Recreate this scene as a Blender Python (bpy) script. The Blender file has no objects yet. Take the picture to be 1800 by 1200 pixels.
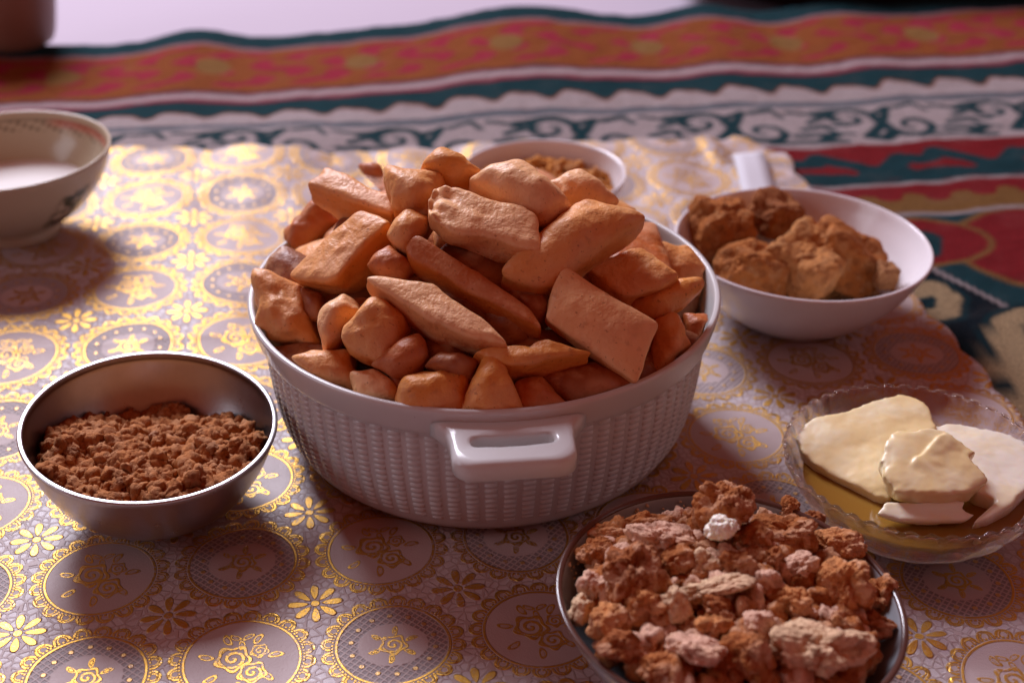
import bpy, bmesh, math, random
import numpy as np
from mathutils import Vector, Matrix, Euler

# ------------------------------------------------------------------ camera, light, exposure
SC = bpy.context.scene
COL = SC.collection
FPX = 2461.0                       # focal length in photo pixels (1800 wide)
PITCH = math.radians(30.5)
CAM_H = 0.483
cd = bpy.data.cameras.new('camera')
cam = bpy.data.objects.new('camera', cd)
COL.objects.link(cam)
cam.location = (0, 0, CAM_H)
cam.rotation_euler = (math.pi / 2 - PITCH, 0, 0)
cd.sensor_width = 36.0
cd.lens = 36.0 * FPX / 1800.0
cd.clip_start = 0.01
cd.clip_end = 50
cd.dof.use_dof = True
cd.dof.focus_distance = 0.725
cd.dof.aperture_fstop = 5.4
cd.dof.aperture_blades = 7
SC.camera = cam

world = bpy.data.worlds.new('World')
SC.world = world
world.use_nodes = True
wb = world.node_tree.nodes['Background']
wb.inputs[0].default_value = (0.60, 0.098, 0.042, 1)
wb.inputs[1].default_value = 0.32

def area(name, loc, target, sx, sy, power, color):
    l = bpy.data.lights.new(name, 'AREA')
    l.shape = 'RECTANGLE'; l.size = sx; l.size_y = sy
    l.energy = power; l.color = color
    o = bpy.data.objects.new(name, l)
    COL.objects.link(o)
    o.location = loc
    d = Vector(target) - Vector(loc)
    o.rotation_euler = d.to_track_quat('-Z', 'Y').to_euler()
    return o
area('window_light', (-1.25, 3.30, 2.25), (0.0, 0.75, 0.0), 1.25, 1.30, 190, (0.88, 0.87, 1.0))
area('left_window_light', (-2.3, 0.15, 1.15), (0.0, 0.7, 0.05), 0.9, 1.1, 8.0, (0.82, 0.88, 1.0))
area('right_window_light', (2.3, 0.35, 1.25), (0.0, 0.7, 0.05), 0.8, 1.0, 3.0, (0.82, 0.88, 1.0))

SC.view_settings.view_transform = 'Standard'
SC.view_settings.look = 'None'
SC.view_settings.exposure = 0.0
SC.view_settings.gamma = 1.0
SC.cycles.max_bounces = 8
SC.cycles.transmission_bounces = 8
SC.cycles.use_denoising = True
SC.cycles.caustics_reflective = False
SC.cycles.sample_clamp_indirect = 6

# ------------------------------------------------------------------ helpers
cp, sp = math.cos(PITCH), math.sin(PITCH)
CAMP = np.array([0, 0, CAM_H])
def ray(x, y):
    a = (x - 900) / FPX; b = (y - 600) / FPX
    return np.array([a, cp - b * sp, -sp - b * cp])
def P(x, y, z=0.0):
    d = ray(x, y)
    return CAMP + d * ((z - CAM_H) / d[2])

class NoiseField:
    def __init__(s, seed):
        s.t = np.random.RandomState(seed).rand(32, 32, 32)
    def __call__(s, p):
        p = np.asarray(p, float)
        i = np.floor(p).astype(int); f = p - i; f = f * f * (3 - 2 * f)
        r = 0
        for a in (0, 1):
            wa = f[:, 0] if a else 1 - f[:, 0]
            for b in (0, 1):
                wb_ = f[:, 1] if b else 1 - f[:, 1]
                for c in (0, 1):
                    wc = f[:, 2] if c else 1 - f[:, 2]
                    r = r + wa * wb_ * wc * s.t[(i[:, 0] + a) % 32, (i[:, 1] + b) % 32, (i[:, 2] + c) % 32]
        return r * 2 - 1
NF = NoiseField(7)
def fbm(p, o=3, g=0.5):
    p = np.asarray(p, float); r = 0; a = 1.0
    for k in range(o):
        r = r + a * NF(p * 2 ** k + 11.3 * k); a *= g
    return r
def worley(p, seed=3):
    T = np.random.RandomState(seed).rand(16, 16, 16, 3)
    i = np.floor(p).astype(int); best = np.full(len(p), 9.0)
    for a in (-1, 0, 1):
        for b in (-1, 0, 1):
            for c in (-1, 0, 1):
                j = i + np.array([a, b, c])
                q = j + T[j[:, 0] % 16, j[:, 1] % 16, j[:, 2] % 16]
                best = np.minimum(best, ((q - p) ** 2).sum(1))
    return np.sqrt(best)

def mesh_np(name, V, F, smooth=True, attr=None):
    me = bpy.data.meshes.new(name)
    V = np.asarray(V, np.float32); F = np.asarray(F, np.int32)
    n = F.shape[1]
    me.vertices.add(len(V)); me.vertices.foreach_set('co', V.ravel())
    me.loops.add(F.size); me.loops.foreach_set('vertex_index', F.ravel())
    me.polygons.add(len(F))
    me.polygons.foreach_set('loop_start', np.arange(0, F.size, n, dtype=np.int32))
    me.polygons.foreach_set('loop_total', np.full(len(F), n, np.int32))
    me.polygons.foreach_set('use_smooth', np.full(len(F), smooth))
    me.update(calc_edges=True)
    if attr is not None:
        at = me.attributes.new(attr[0], 'FLOAT', 'POINT'); at.data.foreach_set('value', np.asarray(attr[1], np.float32))
    return me

def link(name, me, mat=None, parent=None, label=None, cat=None, group=None, kind=None, loc=None, rot=None, color=None):
    o = bpy.data.objects.new(name, me)
    COL.objects.link(o)
    if mat is not None and me is not None and not me.materials: me.materials.append(mat)
    if parent is not None: o.parent = parent
    if label: o['label'] = label
    if cat: o['category'] = cat
    if group: o['group'] = group
    if kind: o['kind'] = kind
    if loc is not None: o.location = loc
    if rot is not None: o.rotation_euler = rot
    if color is not None: o.color = (*color, 1)
    return o

def grid_faces(nu, nv, wrap=False):
    i = np.arange(nu if wrap else nu - 1); j = np.arange(nv - 1)
    I, J = np.meshgrid(i, j, indexing='ij'); I2 = (I + 1) % nu
    return np.stack([I * nv + J, I2 * nv + J, I2 * nv + J + 1, I * nv + J + 1], -1).reshape(-1, 4)

def smooth_profile(pts, n=6):
    """Catmull-Rom through (r,z); a point given with a third value 1 is a hard corner."""
    pts = [tuple(p) for p in pts]
    out = []
    for i in range(len(pts) - 1):
        p1 = np.array(pts[i][:2]); p2 = np.array(pts[i + 1][:2])
        p0 = np.array(pts[i - 1][:2]) if i > 0 and len(pts[i]) == 2 else 2 * p1 - p2
        p3 = np.array(pts[i + 2][:2]) if i + 2 < len(pts) and len(pts[i + 1]) == 2 else 2 * p2 - p1
        for k in range(n):
            t = k / n
            out.append(.5 * ((2 * p1) + (-p0 + p2) * t + (2 * p0 - 5 * p1 + 4 * p2 - p3) * t * t + (-p0 + 3 * p1 - 3 * p2 + p3) * t ** 3))
    out.append(np.array(pts[-1][:2]))
    a = np.array(out); a[:, 0] = np.maximum(a[:, 0], 0.0004)
    return a

def lathe(name, prof, segs=128, wob=None):
    prof = np.asarray(prof); th = np.linspace(0, 2 * math.pi, segs, endpoint=False)
    V = np.zeros((segs, len(prof), 3))
    V[:, :, 0] = np.cos(th)[:, None] * prof[None, :, 0]
    V[:, :, 1] = np.sin(th)[:, None] * prof[None, :, 0]
    V[:, :, 2] = prof[None, :, 1]
    if wob is not None:
        V = wob(V, th, prof)
    return mesh_np(name, V.reshape(-1, 3), grid_faces(segs, len(prof), True))

def ico(sub):
    bm = bmesh.new(); bmesh.ops.create_icosphere(bm, subdivisions=sub, radius=1)
    V = np.array([v.co[:] for v in bm.verts]); F = np.array([[v.index for v in f.verts] for f in bm.faces]); bm.free()
    return V, F
ICO = {k: ico(k) for k in (2, 3, 4, 5, 6)}

# ------------------------------------------------------------------ node helpers
class X:
    """a float socket that can be calculated with"""
    nt = None
    def __init__(s, sock): s.s = sock
    @staticmethod
    def op(name, *a):
        n = X.nt.nodes.new('ShaderNodeMath'); n.operation = name
        for k, v in enumerate(a):
            if isinstance(v, X): X.nt.links.new(v.s, n.inputs[k])
            else: n.inputs[k].default_value = float(v)
        return X(n.outputs[0])
    def __add__(s, o): return X.op('ADD', s, o)
    __radd__ = __add__
    def __sub__(s, o): return X.op('SUBTRACT', s, o)
    def __rsub__(s, o): return X.op('SUBTRACT', o, s)
    def __mul__(s, o): return X.op('MULTIPLY', s, o)
    __rmul__ = __mul__
    def __truediv__(s, o): return X.op('DIVIDE', s, o)
def mx(*a):
    r = a[0]
    for b in a[1:]: r = X.op('MAXIMUM', r, b)
    return r
def mn(*a):
    r = a[0]
    for b in a[1:]: r = X.op('MINIMUM', r, b)
    return r
def ab(a): return X.op('ABSOLUTE', a)
def sq(a): return X.op('SQRT', a)
def le(a, b): return sq(a * a + b * b)
def st(e0, e1, v):
    n = X.nt.nodes.new('ShaderNodeMapRange'); n.interpolation_type = 'SMOOTHSTEP'
    X.nt.links.new(v.s, n.inputs[0])
    if e0 < e1:
        n.inputs[1].default_value = e0; n.inputs[2].default_value = e1; n.inputs[3].default_value = 0; n.inputs[4].default_value = 1
    else:
        n.inputs[1].default_value = e1; n.inputs[2].default_value = e0; n.inputs[3].default_value = 1; n.inputs[4].default_value = 0
    return X(n.outputs[0])
def mixc(nt, fac, a, b, mode='MIX'):
    n = nt.nodes.new('ShaderNodeMix'); n.data_type = 'RGBA'; n.blend_type = mode
    for s_, v in ((n.inputs[0], fac), (n.inputs[6], a), (n.inputs[7], b)):
        if isinstance(v, X): nt.links.new(v.s, s_)
        elif isinstance(v, bpy.types.NodeSocket): nt.links.new(v, s_)
        elif isinstance(v, (int, float)): s_.default_value = v
        else: s_.default_value = (*v, 1)
    return n.outputs[2]
def newmat(name):
    m = bpy.data.materials.new(name); m.use_nodes = True
    nt = m.node_tree; X.nt = nt
    return m, nt, nt.nodes['Principled BSDF']
def tex_noise(nt, scale, detail=3, rough=.5, coord='Object', dist=0):
    tc = nt.nodes.new('ShaderNodeTexCoord'); n = nt.nodes.new('ShaderNodeTexNoise')
    n.inputs['Scale'].default_value = scale; n.inputs['Detail'].default_value = detail
    n.inputs['Roughness'].default_value = rough; n.inputs['Distortion'].default_value = dist
    nt.links.new(tc.outputs[coord], n.inputs['Vector'])
    return X(n.outputs[0])
def bump(nt, bs, h, strength=1.0, dist=.001):
    b = nt.nodes.new('ShaderNodeBump'); b.inputs['Strength'].default_value = strength; b.inputs['Distance'].default_value = dist
    nt.links.new(h.s, b.inputs['Height']); nt.links.new(b.outputs[0], bs.inputs['Normal'])
def setc(nt, sock, v):
    if isinstance(v, X): nt.links.new(v.s, sock)
    elif isinstance(v, bpy.types.NodeSocket): nt.links.new(v, sock)
    elif isinstance(v, (int, float)): sock.default_value = v
    else: sock.default_value = (*v, 1)

# ------------------------------------------------------------------ materials
def m_pastry():
    m, nt, bs = newmat('fried_dough')
    oi = nt.nodes.new('ShaderNodeObjectInfo')
    n1 = tex_noise(nt, 38, 4, .6); n2 = tex_noise(nt, 160, 3, .6); n3 = tex_noise(nt, 900, 2, .6)
    c = mixc(nt, st(.50, .70, n1) * .6, oi.outputs['Color'], (.44, .13, .03))
    c = mixc(nt, st(.5, .35, n1) * .35, c, (.80, .52, .28))
    c = mixc(nt, st(.60, .72, n2) * .35, c, (.30, .09, .025))
    geo = nt.nodes.new('ShaderNodeNewGeometry'); pt = X(geo.outputs['Pointiness'])
    c = mixc(nt, st(.52, .60, pt) * .5, c, (.62, .30, .10))
    at = nt.nodes.new('ShaderNodeAttribute'); at.attribute_name = 'cut_side'
    sd_ = X(at.outputs['Fac'])
    c = mixc(nt, sd_ * .75, c, mixc(nt, .6, oi.outputs['Color'], (.58, .18, .025)))
    n5 = tex_noise(nt, 22, 3, .6); n4_ = tex_noise(nt, 420, 2, .5)
    c = mixc(nt, st(.42, .68, n5) * .6 * (1.0 - sd_), c, mixc(nt, .45, oi.outputs['Color'], (.94, .63, .38)))
    c = mixc(nt, st(.66, .72, n4_) * .5, c, (.26, .075, .02))
    setc(nt, bs.inputs['Base Color'], c)
    setc(nt, bs.inputs['Roughness'], n5 * .5 + .24)
    bs.inputs['Specular IOR Level'].default_value = .35
    bs.inputs['Subsurface Weight'].default_value = .12
    bs.inputs['Subsurface Radius'].default_value = (.006, .002, .001)
    n4 = tex_noise(nt, 330, 2, .5)
    bump(nt, bs, n1 * .3 + n2 * .40 + st(.35, .65, n4) * .10 + n3 * .14, .75, .0015)
    return m
def m_lump(name, dust, dcol, scale=1.0, fine=.5):
    m, nt, bs = newmat(name)
    oi = nt.nodes.new('ShaderNodeObjectInfo')
    n1 = tex_noise(nt, 70 * scale, 4, .6); n2 = tex_noise(nt, 420 * scale, 4, .65)
    c = mixc(nt, st(.48, .66, n1) * dust, oi.outputs['Color'], dcol)
    c = mixc(nt, st(.5, .3, n2) * .45, c, (.16, .045, .015))
    tc = nt.nodes.new('ShaderNodeTexCoord'); vo = nt.nodes.new('ShaderNodeTexVoronoi'); vo.inputs['Scale'].default_value = 230 * scale
    nt.links.new(tc.outputs['Object'], vo.inputs['Vector']); sv = nt.nodes.new('ShaderNodeSeparateColor'); nt.links.new(vo.outputs['Color'], sv.inputs[0])
    cell = X(sv.outputs[0])
    c = mixc(nt, st(.72, .9, cell) * .5, c, dcol)
    c = mixc(nt, st(.3, .08, cell) * .4, c, (.17, .055, .02))
    setc(nt, bs.inputs['Base Color'], c)
    bs.inputs['Roughness'].default_value = .85; bs.inputs['Specular IOR Level'].default_value = .2
    bump(nt, bs, n1 * .5 + n2 * fine, .9, .0022)
    return m
def m_simple(name, col, rough=.5, metal=0.0, spec=.5, **kw):
    m, nt, bs = newmat(name)
    bs.inputs['Base Color'].default_value = (*col, 1); bs.inputs['Roughness'].default_value = rough
    bs.inputs['Metallic'].default_value = metal; bs.inputs['Specular IOR Level'].default_value = spec
    for k, v in kw.items(): bs.inputs[k.replace('_', ' ')].default_value = v
    return m
def m_steel(name, rough, col):
    m, nt, bs = newmat(name)
    n = tex_noise(nt, 60, 5, .7); n2 = tex_noise(nt, 700, 2)
    setc(nt, bs.inputs['Base Color'], mixc(nt, st(.4, .7, n) * .35, col, tuple(x * .75 for x in col)))
    bs.inputs['Metallic'].default_value = 1
    setc(nt, bs.inputs['Roughness'], n * .16 + (rough - .08))
    bump(nt, bs, n2 * 1.0, .15, .0004)
    return m
def m_plastic():
    m, nt, bs = newmat('white_plastic')
    n = tex_noise(nt, 40, 4, .6); n2 = tex_noise(nt, 260, 3, .7)
    c = mixc(nt, st(.55, .8, n) * .25, (.74, .75, .76), (.62, .60, .55))
    c = mixc(nt, st(.71, .76, n2) * .45, c, (.16, .13, .11))
    setc(nt, bs.inputs['Base Color'], c)
    bs.inputs['Roughness'].default_value = .24
    bs.inputs['Subsurface Weight'].default_value = .25
    bs.inputs['Subsurface Radius'].default_value = (.004, .004, .004)
    tr = nt.nodes.new('ShaderNodeBsdfTranslucent'); tr.inputs[0].default_value = (.72, .74, .60, 1)
    ms = nt.nodes.new('ShaderNodeMixShader'); ms.inputs[0].default_value = .16
    nt.links.new(bs.outputs[0], ms.inputs[1]); nt.links.new(tr.outputs[0], ms.inputs[2])
    nt.links.new(ms.outputs[0], nt.nodes['Material Output'].inputs[0])
    return m
def m_ceramic(name, col, rough=.16):
    m, nt, bs = newmat(name)
    n = tex_noise(nt, 30, 3)
    setc(nt, bs.inputs['Base Color'], mixc(nt, st(.4, .7, n) * .15, col, tuple(x * .85 for x in col)))
    bs.inputs['Roughness'].default_value = rough
    return m
def m_cup():
    m, nt, bs = newmat('painted_porcelain')
    tc = nt.nodes.new('ShaderNodeTexCoord'); sx = nt.nodes.new('ShaderNodeSeparateXYZ'); nt.links.new(tc.outputs['Object'], sx.inputs[0])
    x, y, z = (X(sx.outputs[k]) for k in range(3))
    ang = X.op('ARCTAN2', y, x); r = le(x, y)
    sn = nt.nodes.new('ShaderNodeSeparateXYZ'); nt.links.new(tc.outputs['Normal'], sn.inputs[0])
    outside = st(-.0005, .0005, X(sn.outputs[0]) * x + X(sn.outputs[1]) * y)
    # printed border just under the rim
    w = X.op('SINE', ang * 46.0); w2 = X.op('SINE', ang * 23.0 + z * 900.0)
    band = st(.0515, .0535, z) * st(.0625, .0605, z)
    motif = band * mx(st(.1, .4, w * w2), st(.0595, .0605, z))
    red = st(.80, .93, X.op('COSINE', ang - .85)) * st(.054, .0585, z) * st(.0625, .061, z)
    # sprays of leaves on the flank
    a4 = X.op('WRAP', ang + .62, 1.05, -1.05)
    n = tex_noise(nt, 95, 3, .6)
    spray = st(.25, .10, ab(a4 - (z - .034) * 7.0)) * st(.014, .02, z) * st(.052, .047, z) * st(.42, .5, n) * outside
    motif = motif * (1.0 - outside)
    c = mixc(nt, motif * .6, (.50, .42, .30), (.10, .09, .06))
    c = mixc(nt, red * .5 * (1.0 - outside), c, (.55, .06, .04))
    c = mixc(nt, spray * .9, c, (.03, .05, .025))
    setc(nt, bs.inputs['Base Color'], c)
    bs.inputs['Roughness'].default_value = .2
    return m
def m_glass():
    m, nt, bs = newmat('pressed_glass')
    bs.inputs['Base Color'].default_value = (.97, .96, .98, 1); bs.inputs['Roughness'].default_value = .03
    bs.inputs['Transmission Weight'].default_value = 1; bs.inputs['IOR'].default_value = 1.28
    tr = nt.nodes.new('ShaderNodeBsdfTransparent'); tr.inputs[0].default_value = (.95, .94, .96, 1)
    ms = nt.nodes.new('ShaderNodeMixShader'); ms.inputs[0].default_value = .45
    nt.links.new(bs.outputs[0], ms.inputs[1]); nt.links.new(tr.outputs[0], ms.inputs[2]); nt.links.new(ms.outputs[0], nt.nodes['Material Output'].inputs[0])
    return m
def m_butter(name, col, col2):
    m, nt, bs = newmat(name)
    n = tex_noise(nt, 35, 4, .6, dist=.6); n2 = tex_noise(nt, 240, 3, .6); n3 = tex_noise(nt, 130, 2, .5)
    c = mixc(nt, st(.42, .66, n), col, col2)
    c = mixc(nt, st(.77, .80, n3) * .8, c, (.22, .13, .05))
    setc(nt, bs.inputs['Base Color'], c)
    bs.inputs['Roughness'].default_value = .38
    bs.inputs['Subsurface Weight'].default_value = .35; bs.inputs['Subsurface Radius'].default_value = (.006, .004, .002)
    bump(nt, bs, n * .6 + n2 * .1, .3, .0012)
    return m
def m_rug():
    m, nt, bs = newmat('rug_pile')
    at = nt.nodes.new('ShaderNodeAttribute'); at.attribute_name = 'weave'
    n = tex_noise(nt, 500, 3, .7); n2 = tex_noise(nt, 25, 4, .6)
    c = mixc(nt, st(.3, .75, n) * .5, at.outputs['Color'], (.02, .015, .015))
    c = mixc(nt, st(.5, .8, n2) * .06, c, (.35, .28, .25))
    setc(nt, bs.inputs['Base Color'], c)
    bs.inputs['Roughness'].default_value = .9; bs.inputs['Specular IOR Level'].default_value = .02
    bs.inputs['Sheen Weight'].default_value = 0
    bump(nt, bs, n * 1.0, .8, .003)
    return m

# lattice of the tablecloth print: origin and the two unit steps, in metres
TC_O = np.array([-.0708, .5956]); TC_P = np.array([.0730, .0117]); TC_Q = np.array([-.0120, .0738])
TC_INV = np.linalg.inv(np.array([TC_P, TC_Q]))
def pq(xy): return (np.asarray(xy) - TC_O) @ TC_INV

def m_cloth():
    m, nt, bs = newmat('gold_printed_lace')
    tc = nt.nodes.new('ShaderNodeTexCoord'); sx = nt.nodes.new('ShaderNodeSeparateXYZ'); nt.links.new(tc.outputs['Object'], sx.inputs[0])
    wx = X(sx.outputs[0]) - float(TC_O[0]); wy = X(sx.outputs[1]) - float(TC_O[1])
    p = wx * float(TC_INV[0, 0]) + wy * float(TC_INV[1, 0]); q = wx * float(TC_INV[0, 1]) + wy * float(TC_INV[1, 1])
    ip = X.op('FLOOR', p + .5); iq = X.op('FLOOR', q + .5)
    x = p - ip; y = q - iq
    par = X.op('PINGPONG', ip + iq, 1.0)                      # 0 bouquet medallion, 1 lattice medallion
    r = le(x, y); th = X.op('ARCTAN2', y, x)
    # corner coordinates (daisies sit where four medallions meet)
    cx = X.op('FLOOR', p) + .5; cx = p - cx; cy = X.op('FLOOR', q) + .5; cy = q - cy
    r2 = le(cx, cy); th2 = X.op('ARCTAN2', cy, cx)
    # medallion rings
    rope = X.op('SINE', th * 84.0)
    ring = mx(st(.012, .007, ab(r - .382)), st(.012, .006, ab(r - .408)) * st(-.9, .1, rope))
    # scallops
    K = 20
    a = (X.op('FRACT', th * (K / (2 * math.pi))) - .5) * (2 * math.pi / K) * r
    d = le(a, r - .425)
    arch = st(.014, .008, ab(d - .054)) * st(.405, .42, r)
    d2 = le(a, r - .432)
    arch2 = st(.008, .004, ab(d2 - .030)) * st(.41, .42, r)
    # daisies
    a2 = (X.op('FRACT', th2 * (8 / (2 * math.pi)) + .5) - .5) * (2 * math.pi / 8)
    u = r2 * X.op('COSINE', a2); v = r2 * X.op('SINE', a2)
    pet = le((u - .118) / .082, v / ((u * .16) + .012))
    daisy = mx(st(1.0, .8, pet), st(.036, .028, r2))
    # flowers and leaves
    def leaves(px, py, k, ph, R, L, W, fill=.25):
        dx = x - px; dy = y - py
        rr = le(dx, dy); tt = X.op('ARCTAN2', dy, dx) * (k / (2 * math.pi)) + ph
        aa = (X.op('FRACT', tt) - .5) * (2 * math.pi / k)
        uu = (rr * X.op('COSINE', aa) - R) / L; vv = rr * X.op('SINE', aa) / W
        e = le(uu, vv + uu * uu * .3)
        return mx(st(.27, .17, ab(e - .8)), st(.6, .4, e) * fill)
    def rose(px, py, R, k):
        dx = x - px; dy = y - py
        rr = le(dx, dy) / R; tt = X.op('ARCTAN2', dy, dx)
        rw = rr * (X.op('SINE', tt * k) * .13 + 1.0)
        spir = X.op('SINE', rr * 13.0 + tt)
        return mx(st(.15, .09, ab(rw - .92)), st(-.2, .35, spir) * st(.84, .78, rw))
    A = mx(rose(-.06, .03, .112, 5), rose(.065, -.120, .092, 5), rose(.115, .075, .060, 5),
           leaves(-.01, -.01, 7, .32, .235, .055, .026), leaves(.0, .20, 3, .25, .050, .046, .022))
    B = mx(rose(0, 0, .088, 5), leaves(0, 0, 6, .15, .135, .046, .020, 1))
    ab_ = (X.op('FRACT', th * (14 / (2 * math.pi))) - .5) * (2 * math.pi / 14)
    bead = st(.023, .015, le(r * X.op('SINE', ab_), r * X.op('COSINE', ab_) - .285))
    B = mx(B, bead * .75)
    # lattice net of the odd medallions
    g1 = X.op('FRACT', (x + y) * 17.0); g2 = X.op('FRACT', (x - y) * 17.0)
    hole = st(.10, .20, mn(mn(g1, 1.0 - g1), mn(g2, 1.0 - g2)))
    zone = st(.20, .215, le(x / 1.15, y)) * st(.372, .362, r) * par * (1.0 - bead)
    hole = hole * zone
    # open net between the medallions
    vo = nt.nodes.new('ShaderNodeTexVoronoi'); vo.feature = 'DISTANCE_TO_EDGE'; vo.inputs['Scale'].default_value = 15.0
    cmb = nt.nodes.new('ShaderNodeCombineXYZ'); nt.links.new(p.s, cmb.inputs[0]); nt.links.new(q.s, cmb.inputs[1]); nt.links.new(cmb.outputs[0], vo.inputs['Vector'])
    net = st(.07, .13, X(vo.outputs[0])) * st(.455, .475, r) * (1.0 - daisy)
    gold = mx(ring, arch, arch2, daisy, A * (1.0 - par), B * par)
    wear = tex_noise(nt, 700, 3, .7); big = tex_noise(nt, 14, 3, .6)
    goldm = gold * st(.28, .50, wear + (big - .5) * .35) 
    base = mixc(nt, st(.4, .7, big) * .4, (.51, .415, .405), (.41, .315, .305))
    base = mixc(nt, hole * .7, base, (.20, .17, .18))
    base = mixc(nt, net * .35, base, (.72, .72, .78))
    base = mixc(nt, goldm, base, (.66, .385, .075))
    setc(nt, bs.inputs['Base Color'], base)
    bs.inputs['Specular IOR Level'].default_value = .24
    setc(nt, bs.inputs['Metallic'], goldm * .95)
    rg = tex_noise(nt, 90, 3, .6)
    setc(nt, bs.inputs['Roughness'], rg * .12 + .42 - net * .12)
    weave = tex_noise(nt, 2200, 1, .5)
    bump(nt, bs, gold * .8 - hole * .5 - net * .45 + weave * .12 + big * 2.0 + wear * .22, .85, .0011)
    return m

M = dict(white_curd=m_butter('white_curd', (.92, .87, .76), (.90, .82, .66)), pastry=m_pastry(), lump=m_lump('crumbly_curd', .5, (.74, .46, .29), 1.0, .9), clump=m_lump('brown_clump', .4, (.42, .21, .085), 1.0, .7),
         crumb=m_lump('brown_crumb', .45, (.50, .26, .13), 1.2, .6), steel=m_steel('brushed_steel', .30, (.52, .49, .50)), rimsteel=m_steel('polished_rim', .36, (.55, .54, .56)),
         plastic=m_plastic(), white=m_ceramic('white_porcelain', (.80, .77, .80)), smoky=m_ceramic('smoky_glaze', (.30, .31, .335), .16), smokyrim=m_ceramic('brown_rim', (.10, .045, .035), .2), cup=m_cup(),
         milk=m_simple('milk', (.86, .84, .82), .15), glass=m_glass(), cloth=m_cloth(), rug=m_rug(),
         butter=m_butter('pale_butter', (.86, .69, .36), (.88, .77, .50)), white_butter=m_butter('white_butter', (.88, .83, .70), (.87, .77, .54)),
         oil=m_simple('melted_butter', (.30, .155, .028), .08), strip=m_simple('white_hem', (.56, .55, .60), .7), sheet=m_simple('lilac_sheet', (.41, .345, .42), .8),
         cushion=m_simple('dark_velvet', (.020, .004, .006), .95, 0, .1), brown=m_ceramic('shade_brown_ceramic', (.30, .17, .12), .4))  # the last one's brown stands in for shade on the far vessel

# ------------------------------------------------------------------ the setting: floor sheet, rug, tablecloth
def sstep(a, b, x):
    t = np.clip((x - a) / (b - a), 0, 1); return t * t * (3 - 2 * t)
def lift(Xw, Yw):
    return .0135 * sstep(.66, .87, Yw) * sstep(-.10, -.22, Xw) * sstep(1.30, 1.12, Yw)

V = np.array([[-3, -.5, -.03], [3, -.5, -.03], [3, 4, -.03], [-3, 4, -.03]], float)
link('floor', mesh_np('floor', V, [[0, 1, 2, 3]]), M['sheet'], kind='structure')

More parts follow.
